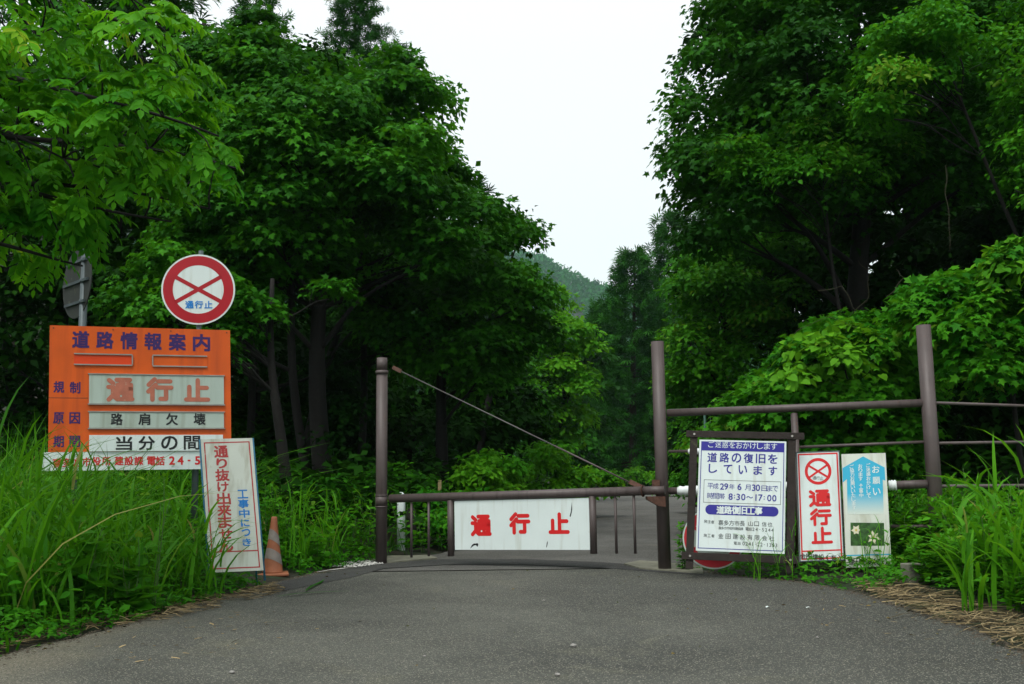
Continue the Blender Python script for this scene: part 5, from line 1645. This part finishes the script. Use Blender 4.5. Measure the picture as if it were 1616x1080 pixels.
shrub('green shrub on the road side right behind the fence wraps', [(1062, 800), (1075, 760), (1100, 745), (1160, 740), (1180, 790), (1120, 815)], 29, .6, 'fresh', LEAF2, .16, grp=SH)
shrub('leafy shrub filling the gap behind the standing signs', [(1150, 850), (1180, 780), (1260, 760), (1330, 770), (1400, 780), (1420, 860), (1300, 890)], 13.6, .38, 'herb', OVATE, .11, grp=SH)
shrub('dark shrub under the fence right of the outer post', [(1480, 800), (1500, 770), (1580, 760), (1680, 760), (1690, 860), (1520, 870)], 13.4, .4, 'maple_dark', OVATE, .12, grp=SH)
shrub('leafy shrub between the lower fence rails', [(1400, 790), (1420, 760), (1480, 750), (1500, 800), (1480, 850), (1410, 850)], 12.6, .34, 'herb', OVATE, .10, grp=SH)
shrub('bank shrub left of the creeper mound, lower part', [(1080, 740), (1090, 690), (1130, 660), (1200, 650), (1260, 690), (1250, 760), (1100, 770)], 18, .5, 'herb', LEAF2, .12, grp=SH)

# dry cut grass along both road edges
Ls = Leaves()
def straw(n, poly_px, L_, z=.02, hgt=.05):
    pg = np.array([G(*q)[:2] for q in poly_px])
    x0, y0 = pg.min(0); x1, y1 = pg.max(0)
    p = np.stack([rng.uniform(x0, x1, n * 3), rng.uniform(y0, y1, n * 3)], 1)
    p = p[inside(pg, p)][:n]
    N = len(p)
    w = rng.normal(.15, .7, N)
    d = np.stack([np.cos(w), np.sin(w), rng.normal(0, .12, N)], 1)
    ln = L_ * rng.uniform(.3, 1.2, N)
    zz = np.maximum(height(p[:, 0], p[:, 1]), .012) + rng.uniform(.004, hgt, N)
    a = np.stack([p[:, 0], p[:, 1], zz], 1) - d * ln[:, None] / 2
    b = a + d * ln[:, None]
    mid = (a + b) / 2 + np.stack([-d[:, 1], d[:, 0], rng.uniform(-.1, .5, N)], 1) * (ln * .08)[:, None]
    sd = np.stack([-d[:, 1], d[:, 0], rng.normal(0, .4, N)], 1) * rng.uniform(.0018, .0045, N)[:, None]
    V = np.stack([a - sd, a + sd, mid + sd, mid - sd, b + sd * .6, b - sd * .6], 1).reshape(-1, 3)
    i = (np.arange(N) * 6)[:, None]
    q = np.concatenate([i + np.array([[0, 1, 2, 3]]), i + np.array([[3, 2, 4, 5]])], 1).reshape(-1, 4)
    Ls.raw(V, q, np.repeat(np.clip(rng.normal(.5, .28, N), 0, 1), 2))
straw(1300, [(1345, 925), (1400, 922), (1500, 945), (1616, 985), (1700, 1010), (1700, 1060), (1616, 1035), (1540, 1000), (1460, 975), (1380, 945)], .22, hgt=.06)
straw(1300, [(-40, 1000), (60, 985), (160, 965), (280, 950), (350, 945), (340, 965), (240, 985), (150, 995), (80, 1015), (0, 1035), (-60, 1040)], .18)
straw(260, [(340, 950), (430, 925), (450, 935), (400, 950)], .16)
straw(90, [(100, 1010), (420, 960), (520, 1000), (200, 1060)], .05, hgt=.008)
straw(60, [(1250, 930), (1500, 990), (1450, 1040), (1200, 960)], .05, hgt=.008)
tag(Ls.build('dry_cut_grass', M['straw']), None, None, None, 'stuff')
# fresh cut blades lying on the asphalt by the cone
def strand(pts_px, w, lb, m='grass'):
    pts = [G(*q) for q in pts_px]
    mb = MB()
    for i in range(len(pts) - 1):
        a, b = pts[i].copy(), pts[i + 1].copy()
        d = nrm(b - a); sd = np.array([-d[1], d[0], 0]) * w / 2
        za, zb = .024 + .01 * math.sin(i * 1.7) ** 2, .024 + .01 * math.sin((i + 1) * 1.7) ** 2
        a[2], b[2] = za, zb
        f0 = 1 if i else .4; f1 = 1 if i < len(pts) - 2 else .15
        mb.add([a - sd * f0, a + sd * f0, b + sd * f1, b - sd * f1], [(0, 1, 2, 3)])
    return tag(mb.build('grass_strand', M[m]), lb, 'grass strand')
strand([(482, 936), (492, 930), (505, 923), (512, 919)], .035, 'short green blade lying on the asphalt, pointing at the gate')
strand([(438, 945), (470, 942), (510, 938), (552, 938)], .03, 'long flat green blade lying on the asphalt right of the cone')
strand([(378, 921), (392, 928), (410, 935)], .02, 'pale dry stalk lying by the foot of the tilted sign', 'straw')
strand([(1398, 982), (1425, 976), (1450, 972)], .018, 'dry twig at the edge of the cut grass, right verge', 'straw')

# crumbled white gravel beside the worn line and loose grit on the road
def grit(name, n, poly_px, r0, r1, m, z=.016):
    pg = np.array([G(*q)[:2] for q in poly_px])
    x0, y0 = pg.min(0); x1, y1 = pg.max(0)
    p = np.stack([rng.uniform(x0, x1, n * 4), rng.uniform(y0, y1, n * 4)], 1)
    p = p[inside(pg, p)][:n]
    N = len(p); r = rng.uniform(r0, r1, N)
    oc = np.array([(1, 0, 0), (0, 1, 0), (-1, 0, 0), (0, -1, 0), (0, 0, .7), (0, 0, -.6)], float)
    V = (np.stack([p[:, 0], p[:, 1], np.full(N, z)], 1)[:, None] + oc[None] * r[:, None, None] * rng.uniform(.6, 1.3, (N, 6, 1))).reshape(-1, 3)
    f = np.array([(0, 1, 4), (1, 2, 4), (2, 3, 4), (3, 0, 4), (1, 0, 5), (2, 1, 5), (3, 2, 5), (0, 3, 5)])
    q = (np.arange(N)[:, None, None] * 6 + f[None]).reshape(-1, 3)
    return tag(big_mesh(name, V, q.ravel(), np.full(len(q), 3), None, M[m]), None, None, None, 'stuff')
grit('white_gravel', 420, [(525, 898), (545, 890), (600, 887), (605, 893), (560, 899)], .006, .018, 'paint_line', .03)
grit('road_grit', 2600, [(0, 1079), (120, 1010), (440, 930), (1080, 912), (1350, 950), (1600, 1079)], .0015, .0048, 'stone', .012)

# ------------------------------------------------------------------ far forest and haze
Lf = Leaves()
n = 4800
x = rng.uniform(-330, 380, n); y = rng.uniform(520, 1130, n)
z = mtn(x, y)
k = z > 2
x, y, z = x[k], y[k], z[k]
n = len(x)
hgt = rng.uniform(7, 14, n)
tone_t = rng.uniform(.1, .9, n)
per = 24
j = np.repeat(np.arange(n), per)
d = sphere(len(j)); d[:, 2] = np.abs(d[:, 2])
pos = np.stack([x, y, z], 1)[j] + d * np.stack([hgt * .62, hgt * .62, hgt * 1.05], 1)[j] * rng.uniform(.6, 1, len(j))[:, None]
dr = nrm(d + rng.normal(0, .5, d.shape)); nr = nrm(d * .6 + rng.normal(0, .3, d.shape) + np.array([0, 0, .8]))
Lf.add(LEAF2, pos, dr, nr, rng.uniform(2.6, 5.0, len(j)), tone_t[j] + rng.normal(0, .12, len(j)))
tag(Lf.build('far_forest', M['far_leaf']), None, None, None, 'stuff')

hz = MB().abox(-1350, 1350, -420, 1750, -8, 420).build('haze', M['bark'])
hm = bpy.data.materials.new('haze')
hm.use_nodes = True
hm.node_tree.nodes.clear()
pv = hm.node_tree.nodes.new('ShaderNodeVolumePrincipled')
pv.inputs['Color'].default_value = (.66, .96, .95, 1)
pv.inputs['Density'].default_value = .00017
pv.inputs['Anisotropy'].default_value = .1
ho = hm.node_tree.nodes.new('ShaderNodeOutputMaterial')
hm.node_tree.links.new(pv.outputs[0], ho.inputs['Volume'])
hz.data.materials.clear(); hz.data.materials.append(hm)
hz['kind'] = 'stuff'

# fallen leaves and dirt gathering along the road edges
Lq = Leaves()
p = np.stack([rng.uniform(-4.2, 4.2, 5200), rng.uniform(5.2, 13, 5200)], 1)
e_ = np.minimum(p[:, 0] - xl(p[:, 1]), xr(p[:, 1]) - p[:, 0])
k = (e_ > -.05) & (rng.uniform(size=len(p)) < .75 * np.exp(-np.abs(e_) / .10) + .012)
p = p[k]
N = len(p); w = rng.uniform(0, 2 * PI, N)
Lq.add(LEAF2, np.stack([p[:, 0], p[:, 1], np.full(N, .018)], 1), np.stack([np.cos(w), np.sin(w), rng.normal(0, .12, N)], 1),
       np.stack([rng.normal(0, .25, N), rng.normal(0, .25, N), np.ones(N)], 1), rng.uniform(.02, .05, N), rng.uniform(0, 1, N))
tag(Lq.build('leaf_litter', M['litter_leaf']), None, None, None, 'stuff')
pe = []
for y in np.arange(5.2, 13, .012):
    for xe, sg in ((float(xl(y)), 1), (float(xr(y)), -1)):
        for _ in range(2): pe.append((xe + sg * (abs(rng.normal(0, .09)) - .04), y))
pe = np.array(pe); N = len(pe); r = rng.uniform(.004, .014, N)
oc = np.array([(1, 0, 0), (0, 1, 0), (-1, 0, 0), (0, -1, 0), (0, 0, .6)], float)
V = (np.stack([pe[:, 0], pe[:, 1], np.full(N, .011)], 1)[:, None] + oc[None] * r[:, None, None] * rng.uniform(.6, 1.4, (N, 5, 1))).reshape(-1, 3)
f = np.array([(0, 1, 4), (1, 2, 4), (2, 3, 4), (3, 0, 4)])
q = (np.arange(N)[:, None, None] * 5 + f[None]).reshape(-1, 3)
tag(big_mesh('edge_dirt', V, q.ravel(), np.full(len(q), 3), None, M['soil_crumb']), None, None, None, 'stuff')

# bare twining stems over the creeper bank and one hanging from the maple
def vine(lb, pts, r=.0038):
    P_ = np.array([P(*q) for q in pts])
    t_ = np.linspace(0, 1, len(P_)); tt = np.linspace(0, 1, 26)
    c_ = np.stack([np.interp(tt, t_, P_[:, i]) for i in range(3)], 1)
    c_ += .010 * np.stack([np.sin(tt * 17 + pts[0][0]), np.cos(tt * 13), np.sin(tt * 11 + 2)], 1)
    o = MB().tube(c_, np.linspace(r, r * .5, 26), 5).build('vine_stem', M['vine_stem'])
    tag(o, lb, 'vine')
M['vine_stem'] = mat('vine_stem', (.06, .055, .03), .8)
vine('bare vine hanging straight down from the dark maple at the right', [(1494, 262, 13.6), (1492, 300, 13.5), (1498, 345, 13.4), (1499, 395, 13.2)])
vine('curling vine tip standing up above the creeper mound', [(1340, 500, 13.9), (1370, 470, 13.7), (1372, 430, 13.6), (1355, 412, 13.5)])
vine('arching bare vine left over the creeper mound', [(1225, 560, 14.3), (1260, 520, 14.0), (1310, 500, 13.8), (1360, 520, 13.6)])
vine('vine stem sagging across the maple shrub right of the post', [(1480, 540, 12.4), (1530, 552, 12.3), (1570, 545, 12.2), (1590, 528, 12.1)])
vine('reddish vine tip rising over the shrub behind the post', [(1400, 470, 13.0), (1425, 440, 12.9), (1415, 425, 12.9)], .004)
vine('thin vine arching in front of the dark gap between mound and shrub', [(1290, 460, 13.9), (1330, 452, 13.8), (1350, 490, 13.7)], .004)
